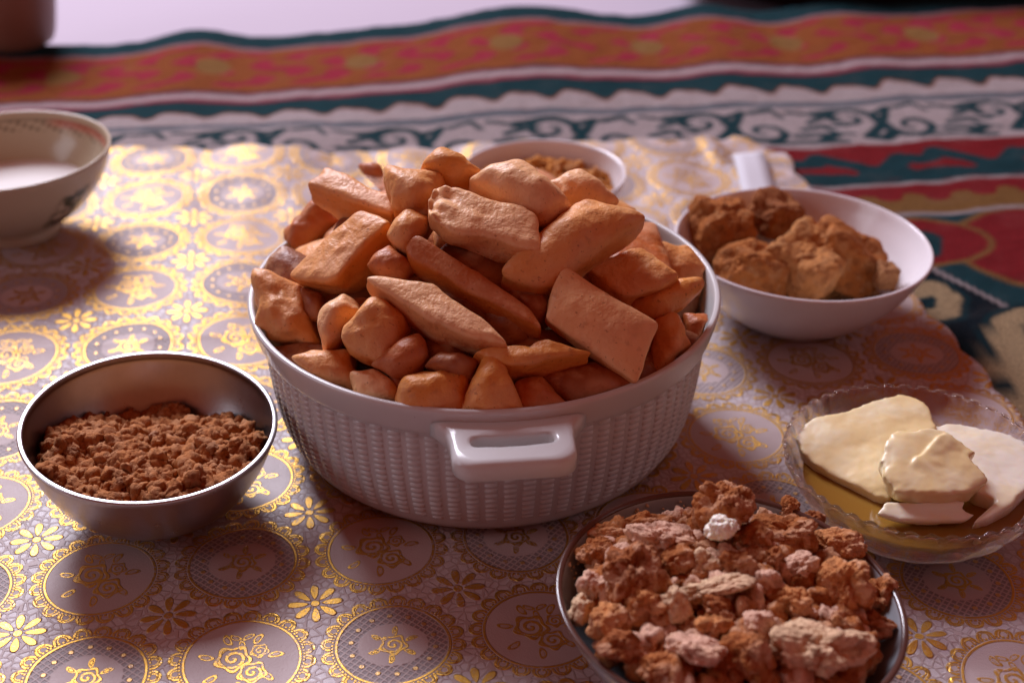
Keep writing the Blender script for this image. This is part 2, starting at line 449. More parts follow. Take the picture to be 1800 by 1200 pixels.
RT = math.radians(7.6); RE = np.array([math.cos(RT), math.sin(RT)]); RN = np.array([-math.sin(RT), math.cos(RT)])
T_EDGE = 1.512
def build_rug():
    step = .0032
    s = np.arange(-1.05, 1.15, step); t = np.concatenate([np.arange(.30, .80, .02), np.arange(.80, T_EDGE + 1e-6, step)])
    S, T = np.meshgrid(s, t, indexing='ij')
    Xw = S * RE[0] + T * RN[0]; Yw = S * RE[1] + T * RN[1]
    # folds that run away from the viewer, strongest at the far edge
    far = sstep(1.12, 1.50, T)
    folds = 0
    for c, w, h in ((-.335, .045, .014), (-.16, .06, .003), (.02, .10, .020), (.225, .055, .017), (.36, .06, .012), (.50, .12, .010), (-.62, .10, .010), (.72, .1, .012)):
        folds = folds + h * np.exp(-((S + .05 * (1.5 - T) - c - .19) / w) ** 2)
    Z = -.0035 + lift(Xw, Yw) * .98 + folds * far + .0025 * sstep(1.12, 1.25, T) * np.sin(S * 9) + .0008 * fbm(np.stack([S * 60, T * 60, S * 0], -1).reshape(-1, 3), 2).reshape(S.shape)
    Z -= .026 * sstep(T_EDGE - .012, T_EDGE, T)
    # ---- woven colours
    lin = lambda *c: np.array([((v / 255 + .055) / 1.055) ** 2.4 if v > 10 else v / 255 / 12.92 for v in c])
    TEAL = np.array([.020, .085, .105]); RED = np.array([.30, .022, .028]); ORANGE = np.array([.44, .16, .055]); WHITE = np.array([.60, .50, .50]); PINK = np.array([.42, .12, .17])
    GREY = np.array([.24, .27, .31]); NAVY = np.array([.010, .024, .036]); BEIGE = np.array([.42, .30, .17]); OCH = np.array([.30, .15, .05]); CRIM = np.array([.40, .035, .065])
    ORANGE = np.array([.40, .115, .035])
    TEAL, RED, ORANGE, WHITE, PINK, GREY, NAVY, BEIGE, OCH, CRIM = (q_ * f_ for q_, f_ in zip((TEAL, RED, ORANGE, WHITE, PINK, GREY, NAVY, BEIGE, OCH, CRIM), (.52, .66, .66, .68, .66, .55, .5, .85, .66, .8)))
    C = np.zeros(S.shape + (3,)); C[:] = RED
    wob = .002 * np.sin(S * 31) + .0015 * np.sin(S * 77 + 1)
    Tw = T + wob
    def paint(mask, col):
        m = np.clip(mask, 0, 1)[..., None]; C[:] = C * (1 - m) + col * m
    e = .0022
    band = lambda a, b: np.clip((Tw - a) / e + .5, 0, 1) * np.clip((b - Tw) / e + .5, 0, 1)
    def stroke(pts, w):
        d = np.full(S.shape, 9.0)
        pts = np.asarray(pts)
        lo = pts.min(0) - .02; hi = pts.max(0) + .02
        si = np.where((s > lo[0]) & (s < hi[0]))[0]; ti = np.where((t > lo[1]) & (t < hi[1]))[0]
        if len(si) == 0 or len(ti) == 0: return None
        sl = (slice(si[0], si[-1] + 1), slice(ti[0], ti[-1] + 1))
        A = np.stack([S[sl], Tw[sl]], -1); dd = np.full(A.shape[:2], 9.0)
        ws = np.linspace(w[0], w[1], len(pts) - 1) if isinstance(w, tuple) else [w] * (len(pts) - 1)
        for k in range(len(pts) - 1):
            a = pts[k]; b = pts[k + 1] - a
            h = np.clip(((A - a) @ b) / (b @ b + 1e-12), 0, 1)
            dd = np.minimum(dd, np.linalg.norm(A - a - h[..., None] * b, axis=-1) - ws[k])
        return sl, np.clip(.5 - dd / e, 0, 1)
    def draw(pts, w, col):
        r = stroke(pts, w)
        if r is None: return
        sl, m = r; C[sl] = C[sl] * (1 - m[..., None]) + col * m[..., None]
    def spiral(cx, ct, r0, turns, a0, sgn=1, sq_=1.0, n=26):
        k = np.linspace(0, 1, n); a = a0 + sgn * k * turns * 2 * math.pi; r = r0 * (1 - .82 * k)
        return np.stack([cx + r * np.cos(a), ct + r * np.sin(a) * sq_], -1)
    # field below the ochre stripe: teal ground with red motifs
    paint(band(.2, .978), TEAL)
    # red field lobes
    def lobe(cs, ct, a, b, col):
        paint(np.clip((1 - np.sqrt(((S - cs) / a) ** 2 + ((Tw - ct) / b) ** 2)) * 20, 0, 1), col)
    for k in range(-8, 9):
        c = .545 + k * .23
        lobe(c, .905, .085, .075, OCH); lobe(c, .905, .079, .069, RED)
        lobe(c - .115, .93, .075, .045, OCH); lobe(c - .115, .93, .070, .040, RED)
        draw([(c - .175, .945), (c - .12, .948), (c - .09, .935), (c - .1, .912), (c - .15, .905), (c - .17, .91)], .0095, TEAL)
        draw([(c + .03, .90), (c - .005, .905), (c - .02, .885), (c + .01, .86), (c + .06, .865)], .012, TEAL)
    # ochre / red stripe, white cords, teal motif band
    paint(band(.978, 1.040), OCH)
    paint(np.clip((Tw - (1.008 + .007 * np.sign(np.sin(S * 150)) * np.abs(np.sin(S * 150)) ** .5)) / e, 0, 1) * band(1.0, 1.042), RED)
    paint(band(.974, .980), WHITE * .8); paint(band(1.034, 1.040), WHITE * .8)
    paint(band(1.040, 1.125), RED)
    for k in range(-14, 15):
        c = .31 + k * .108
        draw([(c - .055, 1.066), (c - .035, 1.090), (c - .012, 1.082), (c, 1.098), (c + .018, 1.084), (c + .035, 1.070), (c + .053, 1.066)], (.011, .008), TEAL)
        draw([(c - .055, 1.060), (c, 1.052), (c + .055, 1.060)], .012, TEAL)
        draw([(c - .03, 1.068), (c - .005, 1.074), (c + .02, 1.064)], .0045, RED)
    paint(band(1.040, 1.047), TEAL)
    paint(band(1.122, 1.127), WHITE)
    # scroll band
    paint(band(1.127, 1.222), WHITE)
    for k in range(-11, 12):
        c = .215 + k * .142
        draw(spiral(c - .022, 1.188, .026, 1.25, -.3, 1), (.0055, .0025), TEAL)
        draw(spiral(c + .032, 1.160, .026, 1.25, math.pi - .3, 1), (.0055, .0025), TEAL)
        draw([(c + .004, 1.196), (c + .022, 1.206), (c + .012, 1.185), (c, 1.165), (c - .018, 1.142), (c - .004, 1.137), (c + .01, 1.15)], (.004, .007), TEAL)
        for g in range(3):
            draw([(c + .058 + g * .011, 1.150 + g * .016), (c + .085 + g * .006, 1.152 + g * .02), (c + .112, 1.147 + g * .022)], (.004, .0025), TEAL)
        draw([(c + .066, 1.208), (c + .09, 1.200), (c + .115, 1.208)], (.003, .006), TEAL)
        draw([(c - .06, 1.140), (c - .045, 1.150), (c - .05, 1.17)], (.006, .003), TEAL)
        draw([(c + .03, 1.205), (c + .05, 1.212), (c + .058, 1.196)], (.004, .003), TEAL)
        draw([(c + .03, 1.133), (c + .06, 1.137), (c + .1, 1.132)], (.003, .004), TEAL)
    paint(band(1.218, 1.232), GREY)
    # wave border
    paint(band(1.232, 1.30), WHITE)
    ph = S / .054 * 2 * math.pi
    wv = 1.264 + .0085 * (np.sin(ph) + .35 * np.sin(2 * ph + .9))
    paint(np.clip((Tw - wv + .004) / e, 0, 1) * band(1.23, 1.33), ORANGE * .9)
    paint(np.clip((Tw - wv) / e, 0, 1) * band(1.23, 1.33), TEAL)
    paint(band(1.300, 1.308), CRIM * .7); paint(band(1.306, 1.327), PINK * .75 + WHITE * .25)
    paint(band(1.311, 1.321), WHITE)
    paint(band(1.327, 1.334), TEAL * .6 + RED * .4)
    # orange band with crimson arabesque
    paint(band(1.332, 1.456), ORANGE)
    nz = fbm(np.stack([S * 30, T * 26, S * 0 + 3], -1).reshape(-1, 3), 2).reshape(S.shape)
    ph = S / .075 * 2 * math.pi
    mot = np.sin(ph + 2.6 * np.sin((Tw - 1.395) * 75)) * np.cos((Tw - 1.395) * 80) + .45 * np.sin(ph * 2 + 1) + .4 * nz
    paint(np.clip((mot - .04) * 4, 0, 1) * band(1.345, 1.447), CRIM)
    for k in range(-9, 10):
        lobe(.03 + k * .15, 1.395, .018, .022, OCH * 1.25)
    paint(band(1.452, 1.462), PINK * .5 + WHITE * .3)
    paint(band(1.461, 1.6), TEAL)
    # navy quarter with beige scrolls, bounded by a white cord
    a0 = P(1640, 465)[:2]; b0 = P(1800, 545)[:2]
    n_ = np.array([-(b0 - a0)[1], (b0 - a0)[0]]); n_ /= np.linalg.norm(n_)
    dl = -((Xw - a0[0]) * n_[0] + (Yw - a0[1]) * n_[1])
    if np.median(dl[(Yw < .6)]) < 0: dl = -dl
    qz = np.clip((Xw - .1) * 400, 0, 1) * np.clip((.955 - Yw) * 400, 0, 1)
    side = np.clip(dl / e + .5, 0, 1) * qz
    paint(side, NAVY)
    paint(np.clip(dl / e + 1.5, 0, 1) * np.clip((.0035 - dl) / e, 0, 1) * qz, WHITE * .8)
    def wstroke(px, w, col):
        pts = [P(*q_)[:2] for q_ in px]
        draw([(q_ @ RE, q_ @ RN) for q_ in pts], w, col)
    halo = np.array([.006, .028, .036])
    for w_, col in ((.006, halo), (0, BEIGE)):
        wstroke([(1600, 505), (1640, 495), (1668, 515), (1665, 538), (1625, 548), (1590, 545)], (.010 + w_, .007 + w_), col)
        wstroke([(1810, 545), (1775, 560), (1768, 590), (1785, 612), (1820, 610)], .012 + w_, col)
        wstroke([(1700, 655), (1745, 632), (1790, 645), (1830, 665)], .015 + w_, col)
        wstroke([(1680, 690), (1740, 682), (1765, 740), (1830, 740)], .010 + w_, col)
        wstroke([(1830, 700), (1800, 705), (1760, 690)], .010 + w_, col)
    Vx = np.stack([Xw, Yw, Z], -1).reshape(-1, 3)
    me = mesh_np('rug', Vx, grid_faces(len(s), len(t)))
    ca = me.color_attributes.new('weave', 'FLOAT_COLOR', 'POINT')
    ca.data.foreach_set('color', np.concatenate([C.reshape(-1, 3), np.ones((C.size // 3, 1))], 1).astype(np.float32).ravel())
    link('carpet', me, M['rug'], kind='structure')
build_rug()

def build_cloth():
    np_, nq = 360, 330
    pe = np.linspace(-7.5, 5.32, np_); v = np.linspace(0, 1, nq)
    q1 = 7.12 + .10 * np.abs(np.sin(pe * math.pi * 1.5)) + .12 * np.sin(pe * 1.1) + .38 * sstep(0, -3, pe)
    q1 = q1 - .55 * sstep(4.75, 5.32, pe)
    Pq = np.repeat(pe[:, None], nq, 1); Qq = -4 + v[None, :] * (q1[:, None] + 4)
    edge = .07 * np.abs(np.sin(Qq * math.pi * 1.5)) + .10 * np.sin(Qq * .9)
    Pq = Pq + sstep(4.0, 5.32, Pq) * edge
    Xw = TC_O[0] + Pq * TC_P[0] + Qq * TC_Q[0]; Yw = TC_O[1] + Pq * TC_P[1] + Qq * TC_Q[1]
    n = fbm(np.stack([Xw * 9, Yw * 9, Xw * 0], -1).reshape(-1, 3), 2).reshape(Xw.shape)
    n2 = fbm(np.stack([Xw * 30 + 5, Yw * 22, Xw * 0 + 4], -1).reshape(-1, 3), 2).reshape(Xw.shape)
    far = sstep(.8, 1.1, Yw)
    Z = .0022 + lift(Xw, Yw) + .0013 * n + .0009 * n2 + far * (.0015 * n2 + .001 * n) + .004 * sstep(6.2, 7.2, Qq) * np.abs(np.sin(Pq * 2.1)) 
    # stored-folded crease lines
    for d_ in (Pq - 2.45 - .03 * np.sin(Qq), Pq + 3.4 + .04 * np.sin(Qq * 1.3), Qq - 3.1 - .03 * np.sin(Pq), Qq + 1.55 - .03 * np.sin(Pq * .8)):
        Z += .0013 * np.exp(-np.abs(d_) / .07)
    # a small drawn-up pleat near the far right corner
    Z += .006 * np.exp(-((Pq - 4.5) / .12) ** 2) * sstep(6.0, 7.0, Qq)
    me = mesh_np('tablecloth', np.stack([Xw, Yw, Z], -1).reshape(-1, 3), grid_faces(np_, nq))
    o = link('tablecloth', me, M['cloth'], label='white lace tablecloth printed with gold flower medallions under all the bowls', cat='tablecloth')
    md = o.modifiers.new('thick', 'SOLIDIFY'); md.thickness = .0009; md.offset = -1
    # plain white hem strip lying across the far right corner
    a, b, c, d = (P(*k, .008)[:2] for k in ((1288, 268), (1342, 264), (1366, 335), (1306, 338)))
    n = 12; W = []
    for i in range(n + 1):
        for j in range(4):
            s_ = i / n; t_ = j / 3
            q = (a * (1 - t_) + b * t_) * (1 - s_) + (d * (1 - t_) + c * t_) * s_
            W.append((q[0], q[1], .0066 + .0012 * math.sin(s_ * 5) - .001 * s_))
    st_ = link('hem_strip', mesh_np('hem_strip', W, grid_faces(n + 1, 4)), M['strip'], o)
    st_.modifiers.new('thick', 'SOLIDIFY').thickness = .0008
build_cloth()

def empty(name, loc, label, cat, rot=(0, 0, 0), group=None):
    o = bpy.data.objects.new(name, None); o.empty_display_size = .02
    COL.objects.link(o); o.location = loc; o.rotation_euler = rot
    o['label'] = label; o['category'] = cat
    if group: o['group'] = group
    return o

# ------------------------------------------------------------------ the big white dish
DX, DY = -.0159, .7197
def build_dish():
    t = empty('serving_dish', (DX, DY, .003), 'large round white plastic dish with woven relief, heaped with fried dough', 'dish')
    t.scale = (.975, .975, 1.0)
    H = .0
    prof = smooth_profile([(0, .003), (.103, .0025), (.112, .0030), (.1195, .0085), (.1255, .024), (.1295, .046), (.1320, .0760, 1), (.1340, .0768), (.1362, .0785), (.1382, .0850), (.1400, .0927), (.1396, .0949), (.1380, .0955), (.1362, .0942), (.1342, .0850), (.1310, .0700), (.1255, .044), (.117, .020), (.106, .0085), (0, .0075)], 5)
    link('body', lathe('dish_body', prof, 160), M['plastic'], t)
    # woven relief: little raised rungs in columns round the wall
    wall = smooth_profile([(.1195, .0085), (.1255, .024), (.1295, .046), (.1320, .0760)], 12)
    zz = wall[:, 1]
    V = []; F = []
    ncol, nr = 78, 16
    for c in range(ncol):
        th0 = 2 * math.pi * c / ncol
        for r in range(nr):
            z0 = .0150 + (r + (.25 if c % 2 else 0)) * .0038
            if z0 > .0735: continue
            w = 2 * math.pi / ncol * .37
            zs = (z0 - .0014, z0 - .0007, z0 + .0007, z0 + .0014); hs = (-.0003, .0011, .0011, -.0003)
            b = len(V)
            for z_, h_ in zip(zs, hs):
                R = np.interp(z_, zz, wall[:, 0])
                for k, hk in ((-1, -.0004), (-.75, h_), (.75, h_), (1, -.0004)):
                    a = th0 + k * w; V.append(((R + min(hk, h_)) * math.cos(a), (R + min(hk, h_)) * math.sin(a), z_))
            for i in range(3):
                for j in range(3):
                    F.append((b + i * 4 + j, b + i * 4 + j + 1, b + i * 4 + j + 5, b + i * 4 + j + 4))
    link('woven_relief', mesh_np('woven_relief', V, F), M['plastic'], t, kind='stuff')
    # handles: rounded tab with a slot
    def handle():
        def rrect(x0, x1, y0, y1, r, n=6):
            out = []
            for cx, cy, a0 in ((x1 - r, y1 - r, 0), (x0 + r, y1 - r, 90), (x0 + r, y0 + r, 180), (x1 - r, y0 + r, 270)):
                for k in range(n + 1):
                    a = math.radians(a0 + 90 * k / n); out.append((cx + r * math.cos(a), cy + r * math.sin(a)))
            return out
        outer = []
        hw = .0315
        # local: x sideways, y outward from the dish axis
        pts = [(-.041, .1335), (-.0375, .1375), (-.0335, .1440), (-.0318, .1530)]
        for k in range(9):
            a = math.radians(180 + 0 - 90 * k / 8); pts.append((-hw + .011 + .011 * math.cos(a), .1635 + .010 * math.sin(a)))
        right = [(-x, y) for x, y in pts[::-1]]
        outer = pts + right
        # resample the outline into the same count as the slot, angularly about the slot centre
        cx, cy = 0, .1542
        slot = rrect(-.0212, .0212, .1500, .1585, .0040, 7)
        N = 120
        def resample(poly):
            poly = np.array(poly + [poly[0]]); res = []
            for k in range(N):
                a = 2 * math.pi * k / N; d = np.array([math.cos(a), math.sin(a) * .5]); best = None
                for i in range(len(poly) - 1):
                    p0 = poly[i] - (cx, cy); e_ = poly[i + 1] - poly[i]
                    den = d[0] * -e_[1] + d[1] * e_[0]
                    if abs(den) < 1e-14: continue
                    tt = (p0[0] * -e_[1] + p0[1] * e_[0]) / den; ss = (d[0] * p0[1] - d[1] * p0[0]) / den
                    if tt > 0 and -1e-6 <= ss <= 1 + 1e-6 and (best is None or tt < best): best = tt
                res.append(np.array([cx, cy]) + d * best)
            return np.array(res)
        # close outline along the inside of the lip (hidden within it)
        O = resample(outer); S_ = resample(slot)
        loops = []
        zt, zb = .0890, .0780
        def slope(y): return -.05 * (y - .14)
        def ring(mix, z_, inset):
            L = O * (1 - mix) + S_ * mix
            return L, z_
        spec = [(0.0, zb + .0012), (0.0, (zt + zb) / 2), (0.0, zt - .0032), (.04, zt - .0015), (.13, zt - .0002), (.3, zt), (.75, zt), (.92, zt - .0003), (.985, zt - .0014), (1.0, zt - .0030), (1.0, zb + .002), (.97, zb + .0006), (.85, zb), (.2, zb), (.06, zb + .0003)]
        V = []
        for mix, z_ in spec:
            L = O * (1 - mix) + S_ * mix
            for q in L: V.append((q[0], q[1], z_ + slope(q[1])))
        ns = len(spec); V = np.array(V).reshape(ns, N, 3).transpose(1, 0, 2).reshape(-1, 3)
        I = np.arange(N); J = np.arange(ns); I, J = np.meshgrid(I, J, indexing='ij')
        F = np.stack([I * ns + J, ((I + 1) % N) * ns + J, ((I + 1) % N) * ns + (J + 1) % ns, I * ns + (J + 1) % ns], -1).reshape(-1, 4)
        return mesh_np('dish_handle', V, F)
    hm = handle()
    link('handle', hm, M['plastic'], t, rot=(0, 0, math.pi + math.radians(6.2)))
    link('handle', hm, M['plastic'], t, rot=(0, 0, math.radians(6.2)))
build_dish()

# ------------------------------------------------------------------ fried dough pieces
def dome(x, y):
    r = math.hypot(x - DX, y - DY)
    return .0915 + .067 * (1 - (r / .123) ** 2)
def on_dome(px, py, off):
    d = ray(px, py); lo, hi = .3, 1.4
    # first crossing seen from the camera
    prev = None
    for k in range(400):
        tt = .45 + k * .0015
        q = CAMP + d * tt
        g = q[2] - (dome(q[0], q[1]) + off)
        if math.hypot(q[0] - DX, q[1] - DY) < .144 and g < 0: return q
    q = CAMP + d * ((.100 - CAM_H) / d[2])
    return q
def cube_sphere(n):
    V = {}; F = []; L = []
    def vid(p):
        k = tuple(np.round(p, 6))
        if k not in V: V[k] = len(L); L.append(p)
        return V[k]
    g = np.sin(np.linspace(-1, 1, n + 1) * math.pi / 2)
    for ax in range(3):
        for s in (-1, 1):
            for i in range(n):
                for j in range(n):
                    q = []
                    for (a, b) in ((i, j), (i + 1, j), (i + 1, j + 1), (i, j + 1)):
                        p = np.zeros(3); p[ax] = s; p[(ax + 1) % 3] = g[a]; p[(ax + 2) % 3] = g[b]; q.append(vid(p))
                    F.append(q if s > 0 else q[::-1])
    return np.array(L), np.array(F)
CS_V, CS_F = cube_sphere(28)
def Z5(x, y): return 430 + x / 2.1176, 230 + y / 2.1176
UP = np.array([0, 0, 1.0])
TAN = (.76, .335, .100); GOLD = (.74, .300, .060); RUST = (.48, .122, .024); PALE = (.86, .48, .225); DARK = (.30, .070, .016)  # DARK: red brown dough, deepened to paint in crevice shade
def dough(quad, label, color=TAN, t=.0115, off=0.0, n=(0, 0, 0), k=10, puff=.5, pinch=.15, lump=.0016, seed=0, ridge=0.0, z5=True, center=None, group='fried dough pieces heaped in the dish', ragged=0, top=False):
    px = np.array([Z5(*q) if z5 else q for q in quad])
    c = np.mean(px, 0); px = c + (px - c) * (1.04 if top else 1.08)
    ctr = on_dome(c[0], c[1], off) if center is None else np.array(center)
    rr = np.array([ctr[0] - DX, ctr[1] - DY]); dn = np.array([rr[0] * 5.5, rr[1] * 5.5, 1.0]); dn /= np.linalg.norm(dn)
    tocam = CAMP - ctr; tocam /= np.linalg.norm(tocam)
    nn = dn * .45 + tocam * .75 + np.array(n); nn /= np.linalg.norm(nn)
    Q = []
    for q in px:
        d = ray(*q); tt = ((ctr - CAMP) @ nn) / (d @ nn); Q.append(CAMP + d * tt)
    Q = np.array(Q); cen = Q.mean(0)
    v = CS_V.copy()
    kk = k
    den = (np.abs(v) ** kk).sum(1) ** (1 / kk)
    v = v / den[:, None]
    a, b, cc = v[:, 0], v[:, 1], v[:, 2]
    w = np.stack([(1 - a) * (1 - b), (1 + a) * (1 - b), (1 + a) * (1 + b), (1 - a) * (1 + b)], 1) / 4
    base = w @ Q
    # edges bow in or out a little, differently on every piece
    rs = np.random.RandomState(seed + 5)
    bow = rs.uniform(-.03, .07, 4)
    e1 = Q[1] - Q[0]; e2 = Q[3] - Q[0]
    base = base + np.outer(bow[0] * (1 - a * a) * b, e2) + np.outer(bow[1] * (1 - b * b) * a, e1)
    th = t * (.64 + (.48 + puff * .70) * np.sqrt(np.clip((1 - a * a) * (1 - b * b), 0, 1))) * (1 - pinch * (a * a + b * b) * .3)
    ridge_h = ridge * np.exp(-((b - .25 - .15 * a) / .22) ** 2) * (1 - a ** 4)
    pos = base + nn[None] * (cc * th - (th * .85 if top else t * .25))[:, None] + nn[None] * (ridge_h * (cc > 0))[:, None]
    twist = rs.uniform(-.06, .06)
    pos += nn[None] * (twist * a * b * np.linalg.norm(e1) * .5)[:, None]
    sd = seed * 3.7
    L1 = fbm(pos * 55 + sd, 3); L2 = fbm(pos * 190 + sd, 2)
    dirv = pos - cen; dirv /= np.linalg.norm(dirv, axis=1)[:, None] + 1e-9
    pos += dirv * (lump * 1.5 * L1 + lump * .14 * L2)[:, None]
    side = sstep(.93, .55, np.abs(CS_V[:, 2]))
    Wb = worley(pos * 85 + sd, seed % 9)
    pos += nn[None] * (np.sign(cc) * (1 - side) * .0034 * np.clip(.42 - Wb, 0, 1) * (1 - np.maximum(a * a, b * b)) ** .5)[:, None]
    if ragged:                       # torn, crumpled end
        m = sstep(-.25, -.95, a)
        W = worley(pos * 140, 5)
        pos += nn[None] * (m * (-ragged * (W - .35)))[:, None]
    # nothing pushes through the wall of the dish
    hr = np.hypot(pos[:, 0] - DX, pos[:, 1] - DY); zl = pos[:, 2] - .003
    lim = np.interp(zl, [0, .0085, .020, .044, .070, .085, .093, .099, .115], [.09, .106, .117, .1255, .131, .1342, .1355, .150, .4]) * .975 - .0015
    f_ = np.minimum(1, lim / np.maximum(hr, 1e-6))
    pos[:, 0] = DX + (pos[:, 0] - DX) * f_; pos[:, 1] = DY + (pos[:, 1] - DY) * f_; pos[:, 2] = np.maximum(pos[:, 2], .0135)
    loc = cen - nn * t * .3
    o = link('fried_dough_piece', mesh_np('fried_dough', pos - loc, CS_F, True, ('cut_side', side)), M['pastry'], None, label, 'pastry', group, loc=loc, color=color)
    return o
D = [
 # quad, label, kwargs
 ([(712, 192), (1085, 310), (1102, 445), (690, 330)], 'large crumpled pale fried dough pillow with torn end on top of the heap', dict(color=PALE, t=.0105, off=.018, n=(0, .25, .35), ragged=.007, lump=.0020, top=True, puff=.5)),
 ([(655, 398), (1035, 635), (1090, 735), (615, 468)], 'long rust brown fried dough stick lying under the crumpled top pillow', dict(color=RUST, t=.0105, off=.008, n=(.05, .2, .3), top=True, puff=.5)),
 ([(452, 545), (700, 572), (985, 790), (735, 725)], 'long pale spindle of fried dough pointing to the lower right in mid heap', dict(color=PALE, t=.0115, off=.013, n=(0, .25, .5), top=True, k=11, puff=.5)),
 ([(155, 535), (420, 296), (532, 340), (340, 560)], 'plump oblong fried dough with bright top edge, left side of the heap', dict(color=TAN, t=.0115, off=.012, n=(-.55, .25, .35), top=True, puff=.5)),
 ([(150, 380), (290, 275), (355, 345), (195, 470)], 'dark reddish pitted fried dough overhanging the left back rim', dict(color=RUST, t=.012, off=.006, lump=.003)),
 ([(236, 200), (300, 132), (585, 260), (545, 312)], 'oblong fried dough at the upper left crest of the heap', dict(color=TAN, t=.0115, off=.018, n=(-.1, .3, .5), top=True, puff=.5)),
 ([(528, 145), (725, 175), (700, 325), (560, 295)], 'squarish fried dough at the crest just left of the crumpled pillow', dict(color=TAN, t=.014, off=.012, n=(0, 0, .1))),
 ([(665, 150), (745, 76), (890, 170), (780, 205)], 'smooth diamond fried dough at the very back peak of the heap', dict(color=GOLD, t=.011, off=.014, n=(0, 0, .1))),
 ([(425, 135), (515, 140), (535, 200), (440, 180)], 'small fried dough tip peeping out between two pieces at the back', dict(color=RUST, t=.009, off=.004)),
 ([(835, 195), (1050, 136), (1198, 285), (1085, 365)], 'puffy pale dome of fried dough behind the crumpled top pillow', dict(color=PALE, t=.013, off=.012, puff=.9, k=8, n=(0, 0, .3))),
 ([(1125, 200), (1235, 150), (1380, 265), (1200, 310)], 'flat pinkish diamond fried dough leaning near the yellow crumb bowl', dict(color=PALE, t=.008, off=.006)),
 ([(945, 540), (1242, 272), (1495, 345), (1115, 600)], 'thick bent oblong fried dough on the right crest of the heap', dict(color=TAN, t=.0130, off=.010, n=(0, .15, .25), puff=.45, k=8, pinch=.05)),
 ([(1262, 515), (1470, 432), (1602, 535), (1415, 612)], 'blistered rosy fried dough pillow on the right slope of the heap', dict(color=TAN, t=.010, off=.010, n=(0, .2, .4), top=True, puff=.8, lump=.0026)),
 ([(1480, 395), (1640, 440), (1748, 600), (1610, 640)], 'broad pale fried dough resting against the right back rim', dict(color=TAN, t=.009, off=-.002)),
 ([(1405, 640), (1665, 535), (1700, 600), (1560, 715)], 'orange crescent fried dough with thin sharp edge on the right', dict(color=GOLD, t=.008, off=.012, k=2.8, pinch=.5)),
 ([(1192, 512), (1520, 722), (1446, 930), (1122, 706)], 'large flat grainy rhombus of fried dough at the front right', dict(color=PALE, t=.008, off=.016, k=14, puff=.45, pinch=0, lump=.0009, n=(0, 0, .1))),
 ([(846, 818), (1120, 778), (1295, 822), (1000, 868)], 'wide golden fried dough with a split seam at the front centre', dict(color=GOLD, t=.0105, off=.014, n=(0, .3, .5), top=True, k=11, lump=.0024, puff=.6)),
 ([(885, 845), (955, 840), (1035, 1075), (785, 1075)], 'pointed golden fried dough standing upright at the front rim', dict(color=GOLD, t=.011, off=.006, pinch=.3)),
 ([(588, 908), (828, 905), (812, 1070), (582, 1055)], 'blocky golden fried dough standing at the front rim left of the pointed one', dict(color=GOLD, t=.012, off=.004, k=5)),
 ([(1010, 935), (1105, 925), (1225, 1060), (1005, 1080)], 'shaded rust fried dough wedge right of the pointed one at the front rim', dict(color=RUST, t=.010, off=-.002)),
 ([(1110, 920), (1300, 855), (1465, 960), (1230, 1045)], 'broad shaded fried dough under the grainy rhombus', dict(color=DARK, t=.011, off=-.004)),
 ([(395, 900), (485, 885), (600, 1015), (415, 1000)], 'small pale triangular fried dough tip at the front left rim', dict(color=PALE, t=.010, off=.000)),
 ([(188, 850), (395, 822), (418, 960), (290, 945)], 'flat brown fried dough tucked against the left front rim', dict(color=TAN, t=.010, off=-.002)),
 ([(55, 552), (215, 590), (280, 810), (80, 770)], 'stout two humped fried dough against the left rim', dict(color=TAN, t=.014, off=.002, lump=.003)),
 ([(280, 690), (370, 618), (435, 680), (300, 845)], 'small upright pale yellow fried dough beside the stout humped one', dict(color=PALE, t=.011, off=.002)),
 ([(342, 775), (480, 615), (615, 720), (540, 880)], 'square tan fried dough with dark specks left of the pale spindle', dict(color=TAN, t=.011, off=.006, k=5)),
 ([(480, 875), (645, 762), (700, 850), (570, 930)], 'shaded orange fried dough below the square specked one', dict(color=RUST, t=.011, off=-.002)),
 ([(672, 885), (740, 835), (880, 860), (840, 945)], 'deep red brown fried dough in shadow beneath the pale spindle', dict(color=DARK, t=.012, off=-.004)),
 ([(533, 395), (600, 312), (710, 335), (620, 470)], 'short wedge of fried dough left below the crumpled top pillow', dict(color=TAN, t=.011, off=.006)),
 ([(465, 510), (545, 436), (640, 500), (585, 580)], 'round reddish fried dough half hidden behind the pale spindle', dict(color=RUST, t=.012, off=.000)),
 ([(95, 530), (170, 488), (200, 560), (130, 580)], 'tiny fried dough tip against the left inner wall of the dish', dict(color=TAN, t=.010, off=-.006)),
 ([(1525, 720), (1620, 695), (1670, 800), (1505, 925)], 'knobbly fried dough to the right of the grainy rhombus', dict(color=TAN, t=.011, off=.002, lump=.0026)),
 ([(1630, 690), (1722, 680), (1728, 795), (1650, 850)], 'small rust fried dough at the right rim below the orange crescent', dict(color=RUST, t=.010, off=-.002)),
 ([(1525, 920), (1640, 838), (1680, 860), (1570, 945)], 'low fried dough sliver at the right front rim', dict(color=TAN, t=.009, off=-.006)),
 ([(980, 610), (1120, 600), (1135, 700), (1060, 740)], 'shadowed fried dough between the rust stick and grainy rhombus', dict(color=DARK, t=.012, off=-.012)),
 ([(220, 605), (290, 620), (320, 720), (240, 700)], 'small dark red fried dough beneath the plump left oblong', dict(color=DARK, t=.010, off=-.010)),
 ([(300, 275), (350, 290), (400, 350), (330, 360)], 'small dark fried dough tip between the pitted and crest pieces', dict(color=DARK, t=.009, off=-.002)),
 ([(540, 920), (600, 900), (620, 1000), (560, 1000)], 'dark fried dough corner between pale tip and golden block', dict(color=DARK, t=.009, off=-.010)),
]
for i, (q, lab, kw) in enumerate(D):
    dough(q, lab, seed=i + 1, **kw)
